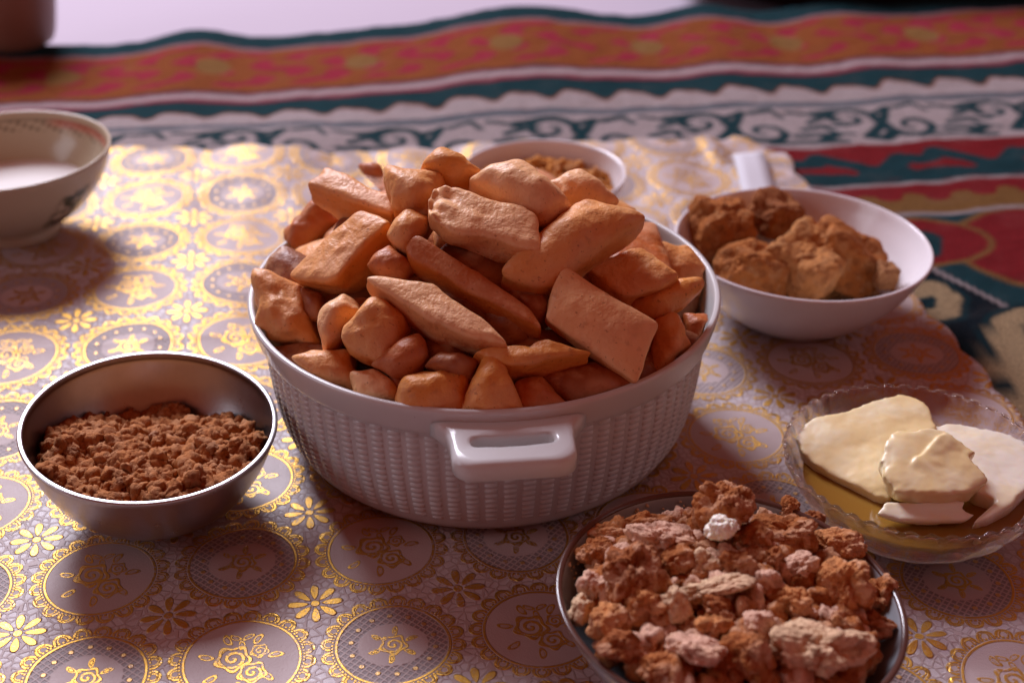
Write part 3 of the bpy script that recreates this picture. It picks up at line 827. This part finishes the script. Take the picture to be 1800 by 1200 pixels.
# lower layer, glimpsed through the gaps; gap shade is put into its dark colour
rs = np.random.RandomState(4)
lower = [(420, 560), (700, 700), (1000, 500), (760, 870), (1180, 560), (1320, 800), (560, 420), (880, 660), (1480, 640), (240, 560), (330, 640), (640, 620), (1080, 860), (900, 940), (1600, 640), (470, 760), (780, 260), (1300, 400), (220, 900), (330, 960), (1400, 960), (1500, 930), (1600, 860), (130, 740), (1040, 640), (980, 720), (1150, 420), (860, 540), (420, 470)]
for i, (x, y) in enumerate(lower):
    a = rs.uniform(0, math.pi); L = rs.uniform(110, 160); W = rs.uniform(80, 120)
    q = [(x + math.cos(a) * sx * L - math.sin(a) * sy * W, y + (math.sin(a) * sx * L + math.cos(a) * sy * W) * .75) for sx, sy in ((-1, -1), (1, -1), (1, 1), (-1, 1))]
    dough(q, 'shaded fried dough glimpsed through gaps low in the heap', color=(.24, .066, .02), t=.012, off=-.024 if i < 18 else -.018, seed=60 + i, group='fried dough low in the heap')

# the far side and the core of the heap
def project(w):
    d = np.asarray(w) - CAMP; z = d[1] * cp - d[2] * sp
    return np.array([900 + FPX * d[0] / z, 600 - FPX * (d[1] * sp + d[2] * cp) / z])
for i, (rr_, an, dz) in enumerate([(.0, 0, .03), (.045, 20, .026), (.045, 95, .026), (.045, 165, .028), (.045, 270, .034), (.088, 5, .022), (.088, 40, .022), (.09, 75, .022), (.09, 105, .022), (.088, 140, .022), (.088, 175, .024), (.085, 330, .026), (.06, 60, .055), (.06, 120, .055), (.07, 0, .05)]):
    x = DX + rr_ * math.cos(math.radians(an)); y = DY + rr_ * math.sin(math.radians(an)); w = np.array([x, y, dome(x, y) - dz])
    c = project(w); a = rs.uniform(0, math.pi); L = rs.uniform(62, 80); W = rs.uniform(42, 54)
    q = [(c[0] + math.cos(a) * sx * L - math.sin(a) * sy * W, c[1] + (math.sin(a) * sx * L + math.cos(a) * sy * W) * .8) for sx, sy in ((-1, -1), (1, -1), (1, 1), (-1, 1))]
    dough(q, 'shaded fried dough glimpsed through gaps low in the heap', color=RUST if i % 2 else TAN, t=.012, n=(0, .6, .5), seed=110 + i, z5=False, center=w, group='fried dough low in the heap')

# ------------------------------------------------------------------ lumps
def lump_mesh(name, seed, sub=4, rough=.3, cau=.16, blocky=0.0, size=(1, 1, 1)):
    V, F = ICO[sub]; v = V.copy()
    if blocky:
        v = v / ((np.abs(v) ** blocky).sum(1) ** (1 / blocky))[:, None]
    o = seed * 5.13
    r = 1 + rough * fbm(V * 1.1 + o, 2) + cau * (.5 - 1.5 * worley(V * 2.3 + o, seed % 9) ** 2) + cau * .5 * (.5 - 1.5 * worley(V * 4.8 + o, seed % 7) ** 2) + .38 * cau * (.5 - 1.5 * worley(V * 9 + o, seed % 5) ** 2)
    return mesh_np(name, v * r[:, None] * np.array(size), F)

# metal bowl with brown crumbs
MB = np.array([-.1965, .6320, .055])
MBR = .0685
mrot = Euler((math.radians(3.0), math.radians(4.5), 0))
mb = empty('steel_bowl', (MB[0] - .0045, MB[1] + .003, .0035), 'small stainless steel bowl with bright rim, holding brown crumbs', 'bowl', rot=mrot)
body = smooth_profile([(0, .0015), (.022, .0008), (.034, .0045), (.050, .0165), (.0610, .0340), (.0668, .0500), (.0679, .0550), (.0660, .0549), (.0655, .0500), (.0597, .0345), (.049, .0185), (.034, .0075), (0, .0045)], 8)
link('body', lathe('steel_body', body, 128), M['steel'], mb)
rimp = [(.0672, .0545), (.0683, .0548), (.0686, .0558), (.0682, .0567), (.0672, .0569), (.0660, .0567), (.0656, .0558), (.0660, .0549), (.0672, .0545)]
link('rim', lathe('steel_rim', smooth_profile(rimp, 4), 128), M['rimsteel'], mb)
MBW = Matrix.Translation(mb.location) @ mrot.to_matrix().to_4x4()
def scatter(name, centers, radii, seed, subs, mat, label, cat, colorize=None, base=None, loc=(0, 0, 0), rot=(0, 0, 0), col=(.33, .15, .065)):
    rs = np.random.RandomState(seed)
    var = {}
    for s in (2, 3):
        L = []
        for k in range(7):
            V, F = ICO[s]; o = k * 3.3 + seed
            r = 1 + .38 * fbm(V * 1.5 + o, 2) + .3 * (.5 - 1.4 * worley(V * 2.2 + o, k) ** 2)
            L.append(V * r[:, None])
        var[s] = L
    VV = []; FF = []; off = 0
    if base is not None:
        VV.append(base[0]); q = base[1]; FF.append(np.concatenate([q[:, [0, 1, 2]], q[:, [0, 2, 3]]])); off = len(base[0])
    for c, r, s in zip(centers, radii, subs):
        v = var[s][rs.randint(7)]
        R = np.array(Euler(rs.uniform(0, 6.28, 3)).to_matrix())
        v = (v * rs.uniform(.7, 1.25, 3)) @ R.T * r + c
        VV.append(v); FF.append(ICO[s][1] + off); off += len(v)
    return link(name, mesh_np(name, np.concatenate(VV), np.concatenate(FF)), mat, None, label, cat, kind='stuff', loc=loc, rot=rot, color=col)
def crumb_heap(name, R, surf, n, rmin, rmax, seed, wall=None, **kw):
    rs = np.random.RandomState(seed)
    nr, na = 26, 80
    rr = np.linspace(.0005, R, nr); aa = np.linspace(0, 2 * math.pi, na, endpoint=False)
    A, RR = np.meshgrid(aa, rr, indexing='ij')
    bx, by = RR * np.cos(A), RR * np.sin(A)
    bz = surf(bx, by) - .002
    if wall is not None:
        f_ = np.minimum(1, (np.interp(bz, wall[0], wall[1]) - .001) / np.maximum(RR, 1e-6)); bx = bx * f_; by = by * f_
    base = (np.stack([bx, by, bz], -1).reshape(-1, 3), grid_faces(na, nr, True))
    r = R * np.sqrt(rs.rand(n)) * .985; a = rs.rand(n) * 6.283
    x, y = r * np.cos(a), r * np.sin(a)
    rad = rmin + (rmax - rmin) * rs.rand(n) ** 3.8
    z = surf(x, y) + rad * rs.uniform(-.5, .5, n)
    if wall is not None:
        lim = np.interp(z, wall[0], wall[1]) - rad * 1.1; f_ = np.minimum(1, lim / np.maximum(r, 1e-6)); x = x * f_; y = y * f_
    return scatter(name, np.stack([x, y, z], 1), rad, seed, [3 if q > rmin + (rmax - rmin) * .35 else 2 for q in rad], base=base, **kw)
def surf_m(x, y):
    # low at the far left, heaped towards the front and the right
    q = np.stack([x * 60, y * 60, x * 0], -1)
    sh = np.shape(x)
    n = fbm(q.reshape(-1, 3), 3).reshape(sh)
    r = np.hypot(x, y)
    return np.maximum(.0395 + .0045 * n + .05 * x - .07 * y - .012 * sstep(.01, .05, y) , .020 + 0 * x) - .001
crumb_heap('brown_crumbs', .0600, surf_m, 4200, .0008, .0058, 3, wall=([.0045, .0075, .0185, .0345, .05], [.02, .034, .049, .0597, .0655]), mat=M['crumb'], label='reddish brown crumbs heaped inside the steel bowl', cat='crumbs', loc=mb.location, rot=mrot, col=(.47, .180, .058))
# a few bigger crumbs that can be told apart
def bowl_point(px, py, zloc, W, dz=0):
    """where the view ray meets the plane at height zloc of a bowl"""
    Mi = W.inverted(); o = Mi @ Vector(CAMP); d = Mi.to_3x3() @ Vector(ray(px, py))
    return o + d * ((zloc - o.z) / d.z)
for i, (x, y, r, lab) in enumerate([(1030, 745, 30, 'pale chunky crumb near the front right rim of the steel bowl'), (1130, 600, 40, 'broad brown crumb clod on the right side of the steel bowl'), (880, 380, 26, 'rounded crumb at the back of the crumbs in the steel bowl'), (810, 525, 26, 'pinkish crumb in the middle of the steel bowl'), (1115, 340, 20, 'flat light crumb at the far right edge of the crumbs in the steel bowl'), (735, 740, 30, 'brown crumb near the front centre of the steel bowl'), (640, 765, 26, 'rough crumb left of the front centre in the steel bowl'), (370, 610, 34, 'wide brown crumb at the left side of the steel bowl'), (720, 415, 22, 'slab shaped crumb at the back left in the steel bowl')]):
    q = bowl_point(x / 3, 590 + y / 3, .037, MBW)
    zz = float(surf_m(np.array([q.x]), np.array([q.y]))[0]) + .0030
    q = bowl_point(x / 3, 590 + y / 3, zz, MBW)
    w = MBW @ q
    o = link('crumb', lump_mesh('crumb', 40 + i, 4, .3, .2, 0, [r / 3 * .76 / FPX * q_ for q_ in (1.2, 1, .8)]), M['crumb'], None, lab, 'crumb', 'bigger crumbs in the steel bowl', loc=w, color=(.46, .24, .13) if i in (0, 3, 4) else (.36, .165, .075))
    o.rotation_euler = (0, 0, i * 1.3)

# smoky bowl heaped with curd crumbs, front right
LB = np.array([.0996, .492, .052]); LBR = .0802
lrot = Euler((0, math.radians(3.5), 0))
lb = empty('smoky_bowl', (LB[0] - .003, LB[1], .0065), 'dark grey glazed bowl with thin brown rim heaped with curd lumps', 'bowl', rot=lrot)
LBW = Matrix.Translation(lb.location) @ lrot.to_matrix().to_4x4()
body = smooth_profile([(0, .0025), (.030, .0020), (.034, .0005), (.038, .0020), (.0520, .0120), (.0665, .0275), (.0755, .0420), (.0788, .0505), (.0770, .0510), (.0735, .0425), (.0645, .0290), (.0505, .0145), (.035, .0060), (0, .0050)], 8)
link('body', lathe('smoky_body', body, 128), M['smoky'], lb)
rimp = [(.0784, .0498), (.0797, .0505), (.0801, .0515), (.0795, .0523), (.0783, .0524), (.0772, .0518), (.0770, .0507), (.0784, .0498)]
link('rim', lathe('smoky_rim', smooth_profile(rimp, 4), 128), M['smokyrim'], lb)
def Z3(x, y): return 940 + x / 2.5714, 830 + y / 2.5714
BR = (.44, .150, .042); BR2 = (.36, .112, .032); PK = (.80, .50, .36); CR = (.80, .56, .35); WH = (.95, .88, .75); LB_ = (.62, .26, .092); 
def heap_l(x, y):
    r = np.hypot(x, y); return .0520 + .012 * (1 - (r / .068) ** 2)
big = [
 ((855, 150), (105, 105), BR, 'tall brown curd lump rising above the far rim of the smoky bowl', .012),
 ((848, 250), (70, 48), WH, 'small bright white curd crumb lying on top of the smoky bowl heap', .013),
 ((585, 310), (120, 65), PK, 'flat pale pink curd slab at the back left of the heap', .003),
 ((445, 455), (118, 122), BR2, 'large round dark brown curd lump on the left of the heap', .005),
 ((1275, 800), (200, 125), CR, 'largest cream coloured curd lump at the front right of the heap', .006),
 ((1405, 520), (112, 112), LB_, 'big rosy brown knobbly curd lump near the right rim', .003),
 ((1355, 340), (108, 68), LB_, 'jagged tan curd piece touching the right back rim', .001),
 ((1140, 275), (130, 75), BR, 'wide brown curd lump at the back right of the heap', .003),
 ((495, 225), (110, 48), BR, 'long low brown curd lump along the far left rim', .001),
 ((340, 265), (92, 38), LB_, 'flat dusty curd lump at the far left edge', -.001),
 ((285, 350), (95, 70), BR, 'rough brown curd lump at the left edge behind the round one', -.001),
 ((268, 515), (58, 68), PK, 'small pale pink curd lump at the left rim', .001),
 ((905, 415), (78, 62), BR2, 'brown square curd lump in the middle of the heap', .002),
 ((755, 415), (75, 55), CR, 'pale cream curd crumb left of the middle brown lump', .001),
 ((1210, 425), (82, 58), PK, 'bubbly pinkish curd lump right of the middle', .002),
 ((1145, 165), (55, 50), BR, 'small brown curd nub against the back right rim', .003),
 ((1255, 235), (52, 55), BR2, 'dark curd nub tucked at the back right rim', -.002),
 ((520, 590), (92, 62), LB_, 'light brown curd lump below the large round one', .002),
 ((955, 820), (98, 95), BR, 'round brown curd lump at the front left of the cream one', .004),
 ((745, 805), (130, 62), PK, 'long dusty pink curd lump at the front of the heap', .003),
 ((1035, 690), (78, 68), PK, 'pinkish pale curd lump in front of the middle', .003),
 ((800, 520), (135, 48), CR, 'knotted cream curd chain across the middle of the heap', .001),
 ((1040, 500), (70, 52), PK, 'rosy white curd lump just right of the cream chain', .001),
 ((850, 625), (95, 55), BR2, 'dark brown curd lump in front of the cream chain', -.001),
 ((405, 790), (112, 70), BR2, 'dark brown curd lump at the front left of the heap', .001),
 ((330, 660), (75, 68), LB_, 'pale topped curd lump near the left rim', .000),
 ((215, 630), (52, 62), CR, 'small tan curd lump pressed against the left rim', -.002),
 ((1180, 590), (85, 72), LB_, 'tan curd lump left of the big rosy one', .001),
 ((640, 590), (60, 72), CR, 'slim cream curd lump leaning in the centre left', .001),
 ((805, 690), (68, 48), LB_, 'white tipped brown curd lump in the front centre', .001),
 ((990, 300), (78, 58), BR, 'brown curd lump beside the bright white crumb', .002),
 ((640, 415), (70, 62), BR, 'brown curd lump between the pink slab and the cream crumb', .000),
 ((1570, 560), (62, 85), BR, 'brown curd lump along the right rim', -.004),
 ((1540, 680), (85, 55), BR2, 'dark curd lump low by the right rim', -.004),
 ((560, 880), (90, 60), BR, 'brown curd lump low at the front left rim', .001),
 ((1080, 395), (52, 65), BR2, 'small dark curd lump right of the middle brown one', .001),
]
for i, (c, sz, colr, lab, up) in enumerate(big):
    px = Z3(*c)
    q = bowl_point(*px, .058, LBW)
    for _ in range(4):
        zz = float(heap_l(q.x, q.y)) + up
        q = bowl_point(*px, zz, LBW)
    w = LBW @ q
    dist = (w - Vector(CAMP)).dot(Vector((0, cp, -sp)))
    blk = 3.5 if i in (2, 12) else 0
    sx = sz[0] / 2.5714 * dist / FPX * .98; sy = sz[1] / 2.5714 * dist / FPX * .98
    o = link('curd_lump', lump_mesh('curd_lump', i + 1, 6 if sz[0] > 84 else 5, .48, .21, blk, (sx, (sx + sy) * .5, sy)), M['white_curd'] if colr is WH else M['lump'], None, lab, 'curd lump', 'curd lumps in the smoky bowl', loc=w, color=colr)
    o.rotation_euler = (-.35, random.Random(i).uniform(-.3, .3), random.Random(i + 9).uniform(-.3, .3))
rs = np.random.RandomState(12)
n = 760
r = .066 * np.sqrt(rs.rand(n)); a = rs.rand(n) * 6.283
x, y = r * np.cos(a), r * np.sin(a); rad = .0022 + .0052 * rs.rand(n) ** 2
z = heap_l(x, y) - .0055 + rs.uniform(-.004, .004, n)
def base_heap(R, f, dz):
    nr, na = 24, 72
    rr = np.linspace(.0005, R, nr); aa = np.linspace(0, 2 * math.pi, na, endpoint=False); A, RR = np.meshgrid(aa, rr, indexing='ij')
    bx, by = RR * np.cos(A), RR * np.sin(A); bz = f(bx, by) + dz
    return np.stack([bx, by, bz], -1).reshape(-1, 3), grid_faces(na, nr, True)
# small curd crumbs that fill the gaps: one dark, one pale mass
half = rs.rand(n) < .62
scatter('curd_crumbs', np.stack([x, y, z], 1)[half], rad[half], 5, [3] * half.sum(), M['lump'], 'small brown curd crumbs filling gaps between the lumps', 'crumbs', base=base_heap(.062, heap_l, -.016), loc=lb.location, rot=lrot, col=BR)
scatter('curd_crumbs', np.stack([x, y, z], 1)[~half], rad[~half], 6, [3] * (~half).sum(), M['lump'], 'small pale curd crumbs scattered among the brown lumps', 'crumbs', loc=lb.location, rot=lrot, col=PK)

n = 90; a = np.radians(rs.uniform(70, 165, n)); zz_ = rs.uniform(.040, .0495, n); r = np.interp(zz_, [.029, .0425, .051], [.0645, .0735, .077]) - .0006
scatter('curd_dust', np.stack([r * np.cos(a), r * np.sin(a), zz_], 1), rs.uniform(.0003, .0009, n), 31, [2] * n, M['lump'], 'fine curd dust stuck on the far inner wall of the smoky bowl', 'crumbs', loc=lb.location, rot=lrot, col=CR)
# white bowl with five brown clumps, right
RB = np.array([.1965, .8553, .055]); RBR = .0868
rrot = Euler((0, math.radians(1.2), 0))
rb = empty('white_bowl', (RB[0], RB[1], .0035), 'shallow white porcelain bowl on the right holding brown clumps', 'bowl', rot=rrot)
RBW = Matrix.Translation(rb.location) @ rrot.to_matrix().to_4x4()
body = smooth_profile([(0, .0030), (.034, .0025), (.038, .0005), (.0425, .0020), (.0560, .0110), (.0710, .0265), (.0820, .0440), (.0865, .0530), (.0868, .0550), (.0855, .0556), (.0838, .0540), (.0795, .0450), (.0685, .0285), (.0545, .0140), (.038, .0065), (0, .0055)], 8)
link('body', lathe('white_bowl_body', body, 128), M['white'], rb)
def Z2(x, y): return 1160 + x / 3.4615, 310 + y / 3.4615
for i, (c, sz, zz, colr, lab, rot) in enumerate([
  ((372, 320), (172, 185), .046, (.42, .140, .030), 'big upright brown clump at the left of the white bowl', (.2, .1, .2)),
  ((715, 245), (140, 118), .046, (.32, .11, .033), 'smaller dark brown clump at the back of the white bowl', (.1, .3, .5)),
  ((555, 555), (190, 150), .036, (.42, .145, .032), 'wedge shaped brown clump at the front left of the white bowl', (.2, .3, .4)),
  ((890, 560), (215, 205), .032, (.52, .22, .065), 'lighter sandy brown clump in the middle of the white bowl', (.3, -.1, .9)),
  ((1150, 500), (225, 160), .038, (.42, .140, .030), 'long brown clump leaning on the right in the white bowl', (.1, .45, .1)),
  ((1370, 610), (58, 85), .036, (.36, .165, .065), 'small brown chip at the right end of the long clump', (.1, .1, .1))]):
    w = RBW @ bowl_point(*Z2(*c), zz, RBW)
    dist = (w - Vector(CAMP)).dot(Vector((0, cp, -sp)))
    sx = sz[0] / 3.4615 * dist / FPX * 1.04; sy = sz[1] / 3.4615 * dist / FPX * 1.04
    o = link('brown_clump', lump_mesh('brown_clump', 70 + i, 6, .24, .10, 7.0, (sx * .95, (sx + sy) * .45, sy * .92)), M['clump'], None, lab, 'clump', 'brown clumps in the white bowl', loc=w, color=colr)
    o.rotation_euler = rot
rs = np.random.RandomState(8); n = 260
r = .05 * np.sqrt(rs.rand(n)); a = rs.rand(n) * 6.283
x = r * np.cos(a) + .006; y = r * np.sin(a) - .012; rr_ = np.hypot(x, y)
z = np.interp(rr_, [0, .038, .0545, .0685], [.0055, .0065, .014, .0285]) + .003
scatter('fallen_crumbs', np.stack([x, y, z], 1), .0012 + .0035 * rs.rand(n) ** 2, 9, [2] * n, M['clump'], 'loose brown crumbs on the bottom of the white bowl', 'crumbs', loc=rb.location, rot=rrot, col=(.34, .15, .06))

# white bowl with yellow crumbs, behind the heap
BB = np.array([.0235, .9822, .05])
bb = empty('round_bowl', (BB[0], BB[1], .0035), 'white bowl of yellow crumbs standing behind the dough heap', 'bowl')
body = smooth_profile([(0, .0030), (.027, .0025), (.030, .0005), (.034, .0020), (.0450, .0100), (.0550, .0240), (.0610, .0400), (.0630, .0500), (.0622, .0508), (.0608, .0498), (.0588, .0400), (.0530, .0255), (.0430, .0125), (.03, .0060), (0, .0050)], 8)
link('body', lathe('round_bowl_body', body, 112), M['white'], bb)
def surf_b(x, y):
    q = np.stack([x * 50, y * 50, x * 0 + 2], -1); n = fbm(q.reshape(-1, 3), 2).reshape(np.shape(x))
    return .0340 + .003 * n + .006 * (1 - (np.hypot(x, y) / .055) ** 2)
crumb_heap('yellow_crumbs', .0555, surf_b, 900, .0014, .0055, 21, wall=([.005, .006, .0125, .0255, .04], [.02, .03, .043, .053, .0588]), mat=M['crumb'], label='orange yellow crumbs inside the bowl behind the heap', cat='crumbs', loc=bb.location, col=(.60, .235, .045))

# tea bowl with milk, far left
CB = np.array([-.3735, .9573, .078])
cb = empty('tea_bowl', (CB[0], CB[1], .0165), 'cream porcelain tea bowl with painted leaves, half full of milk', 'bowl')
CUP = [(0, .0045), (.026, .0045), (.0275, .0005), (.0300, .0000), (.0310, .0040), (.0312, .0085), (.0400, .0135), (.0560, .0265), (.0680, .0425), (.0750, .0590), (.0768, .0655), (.0760, .0668), (.0742, .0655), (.0722, .0590), (.0655, .0440), (.0535, .0290), (.0380, .0160), (.026, .0110), (0, .0100)]
cupme = lathe('tea_bowl_body', smooth_profile(CUP, 7), 128)
link('body', cupme, M['cup'], cb)
ml = smooth_profile([(0, .0330), (.0500, .0330), (.0572, .0332), (.0560, .0322), (0, .0300)], 4)
link('milk', lathe('milk', ml, 64), M['milk'], None, 'white milk filling the cream tea bowl', 'milk', loc=cb.location)
# second vessel, top left corner, far away; its shade is put into the brown colour
w = P(12, 92, .0)
pot = empty('shaded_vessel', (w[0] - .012, w[1] + .045, -.003), 'shaded vessel, coloured brown, cut off by the top left corner', 'pot')
pp = smooth_profile([(0, .003), (.040, .002), (.048, .004), (.0535, .030), (.0575, .065), (.0595, .100), (.0600, .112), (.0585, .114), (.0570, .110), (.0545, .065), (.050, .030), (.042, .010), (0, .008)], 7)
link('body', lathe('pot_body', pp, 96), M['brown'], pot)

# glass dish with butter, right
GB = np.array([.2189, .6196, .043])
gb = empty('glass_dish', (GB[0], GB[1], .0030), 'clear pressed glass dish with beaded wavy rim, holding butter', 'dish')
def gw(V, th, prof):
    s = np.sin(th * 22)[:, None]
    k = sstep(.004, .03, prof[:, 1])[None, :] * (prof[:, 0] > .03)[None, :]
    out = (np.arange(len(prof)) < len(prof) * .52)[None, :]
    sc = 1 + .016 * s * k * out
    V[:, :, 0] *= sc; V[:, :, 1] *= sc
    V[:, :, 2] += .0011 * np.cos(th * 44)[:, None] * sstep(.036, .043, prof[:, 1])[None, :]
    return V
body = smooth_profile([(0, .0030), (.030, .0025), (.033, .0000), (.037, .0015), (.0480, .0080), (.0590, .0190), (.0660, .0320), (.0705, .0415), (.0712, .0430), (.0700, .0438), (.0680, .0425), (.0640, .0350), (.0590, .0275), (.0480, .0235), (.034, .0225), (0, .0220)], 6)
link('body', lathe('glass_body', body, 264, gw), M['glass'], gb)
V = []; F = []
Vi, Fi = ICO[2]; off = 0
for k in range(44):
    a = 2 * math.pi * k / 44
    V.append(Vi * (.0013, .0040, .0010) @ np.array(Matrix.Rotation(a, 3, 'Z')).T + (.0708 * math.cos(a), .0708 * math.sin(a), .0436)); F.append(Fi + off); off += len(Vi)
link('beaded_rim', mesh_np('beaded_rim', np.concatenate(V), np.concatenate(F)), M['glass'], gb)
link('melted_butter', lathe('melted_butter', smooth_profile([(0, .0275), (.050, .0275), (.0590, .0276), (.0570, .0268), (.048, .0240), (.034, .0230), (0, .0226)], 5), 96), M['oil'], None, 'golden melted butter pooled at the bottom of the glass dish', 'melted butter', loc=gb.location)

def Z4(x, y): return 1360 + x / 3.53, 660 + y / 3.53
def slab(name, outline, z, tilt, thick, label, mat, seed, dome_h=.003, crease=None):
    """a hand-cut piece: outline traced on a tilted plane, given thickness, remeshed and roughened"""
    px = [Z4(*q) for q in outline]; c = np.mean(px, 0); ctr = P(*c, z)
    nn = np.array([tilt[0], tilt[1], 1.0]); nn /= np.linalg.norm(nn)
    Q = []
    for q in px:
        d = ray(*q); Q.append(CAMP + d * (((ctr - CAMP) @ nn) / (d @ nn)) - ctr)
    bm = bmesh.new()
    top = [bm.verts.new(q) for q in Q]; bot = [bm.verts.new(q * .93 - nn * thick) for q in Q]
    bm.faces.new(top); bm.faces.new(bot[::-1])
    m = len(Q)
    for i in range(m): bm.faces.new((top[i], bot[i], bot[(i + 1) % m], top[(i + 1) % m]))
    bmesh.ops.recalc_face_normals(bm, faces=bm.faces)
    me = bpy.data.meshes.new('tmp'); bm.to_mesh(me); bm.free()
    o = bpy.data.objects.new('tmp', me); COL.objects.link(o)
    r = o.modifiers.new('r', 'REMESH'); r.mode = 'VOXEL'; r.voxel_size = .0011
    s = o.modifiers.new('s', 'SMOOTH'); s.iterations = 14; s.factor = .5
    dg = bpy.context.evaluated_depsgraph_get(); ev = o.evaluated_get(dg); m2 = bpy.data.meshes.new_from_object(ev)
    bpy.data.objects.remove(o); 
    nv = len(m2.vertices); co = np.zeros(nv * 3, np.float32); m2.vertices.foreach_get('co', co); co = co.reshape(-1, 3).astype(float)
    hgt = co @ nn
    rad = np.linalg.norm(co - np.outer(hgt, nn), axis=1); R = rad.max()
    f1 = fbm(co * 70 + seed, 3); f2 = fbm(co * 260 + seed, 2); k = worley(co * 45 + seed * 2.0, seed % 8)
    topm = sstep(-thick * .5, 0, hgt)
    co += np.outer((dome_h * (1 - (rad / R) ** 2) + .0012 * fbm(co * 38 + seed, 2)) * topm, nn)
    co += np.outer(f2 * .00012 + f1 * .0003, nn)
    flat = co - np.outer(hgt, nn); fl = np.linalg.norm(flat, axis=1)[:, None] + 1e-9
    co += flat / fl * (sstep(.55, .9, rad / R) * (.0016 * fbm(co * 110 + seed, 3)))[:, None]
    if crease is not None:
        e0, e1 = [(CAMP + ray(*Z4(*q)) * (((ctr - CAMP) @ nn) / (ray(*Z4(*q)) @ nn)) - ctr) for q in crease]
        ev = e1 - e0; pn = np.cross(nn, ev); pn /= np.linalg.norm(pn)
        dd = (co - e0) @ pn + .0012 * NF(co * 260); al = ((co - e0) @ ev) / (ev @ ev)
        co += np.outer(.0016 * (sstep(-.0006, .0006, dd) - sstep(0, .016, dd)) * sstep(-.15, .1, al) * sstep(1.15, .9, al) * topm, nn)
    m2.vertices.foreach_set('co', co.astype(np.float32).ravel()); m2.update()
    m2.polygons.foreach_set('use_smooth', np.ones(len(m2.polygons), bool))
    m2.materials.clear(); m2.name = name
    return link(name, m2, mat, None, label, 'butter', 'pieces of butter in the glass dish', loc=ctr)
slab('butter_piece', [(128, 400), (160, 330), (260, 262), (430, 238), (600, 165), (790, 112), (900, 140), (980, 210), (1020, 330), (900, 420), (760, 480), (740, 640), (740, 780), (650, 775), (520, 705), (400, 640), (235, 545), (165, 475)], .041, (-.10, -.18), .012, 'large pale yellow butter slab filling the left and back of the glass dish', M['butter'], 2)
slab('butter_piece', [(930, 300), (1150, 300), (1400, 350), (1640, 450), (1690, 560), (1600, 700), (1480, 820), (1330, 900), (1230, 920), (1290, 860), (1380, 790), (1250, 740), (1100, 600), (980, 450)], .039, (.05, -.10), .009, 'wide white butter slab with yellow rind at the right of the glass dish', M['white_butter'], 4)
slab('butter_piece', [(760, 345), (860, 358), (960, 335), (1060, 350), (1200, 440), (1262, 470), (1215, 520), (1290, 590), (1335, 640), (1250, 735), (1080, 755), (900, 745), (745, 725), (690, 620), (640, 520), (690, 420)], .052, (0, -.28), .010, 'thick cracked butter chunk lying on top in the middle of the dish', M['butter'], 6, dome_h=.004, crease=[(1045, 375), (860, 560)])
slab('butter_piece', [(615, 850), (690, 772), (880, 785), (1090, 760), (1195, 770), (1175, 825), (1255, 860), (1190, 898), (980, 902), (800, 900)], .039, (0, -.35), .005, 'thin white curled butter shaving at the front of the glass dish', M['white_butter'], 8, dome_h=.001)

def foot(parent, r, h, mat, z0=-.0004):
    pr = smooth_profile([(r - .0022, z0 + h), (r - .0018, z0 + .0006), (r, z0), (r + .0018, z0 + .0006), (r + .0024, z0 + h), (r, z0 + h + .0006), (r - .0022, z0 + h)], 4)
    link('foot_ring', lathe('foot_ring', pr, 96), mat, parent)
foot(lb, .0345, .0035, M['smoky']); foot(rb, .0385, .0040, M['white']); foot(bb, .0305, .0035, M['white']); foot(gb, .0335, .0030, M['glass'], -.0012)
foot(cb, .0292, .0050, M['cup'])
link('rim', lathe('pot_rim', smooth_profile([(.0566, .1105), (.0590, .1100), (.0612, .1120), (.0612, .1150), (.0590, .1165), (.0568, .1150), (.0566, .1105)], 4), 96), M['brown'], pot)
# dark cushion beyond the rug, top right
def cushion():
    v = CS_V.copy(); k = 4.0; v = v / ((np.abs(v) ** k).sum(1) ** (1 / k))[:, None]
    a, b, c = v.T
    pos = np.stack([a * .50, b * .22, c * .07 * (1 + .25 * (1 - a * a) * (1 - b * b))], 1)
    pos += .006 * np.stack([fbm(pos * 9, 2), fbm(pos * 9 + 5, 2), fbm(pos * 11 + 9, 2)], 1)
    w = P(1500, 12, 0)
    link('cushion', mesh_np('cushion', pos, CS_F), M['cushion'], None, 'dark maroon cushion beyond the carpet edge at the top right', 'cushion', loc=(w[0] + .29, w[1] + .25, .045), rot=(0, 0, math.radians(5)))
cushion()
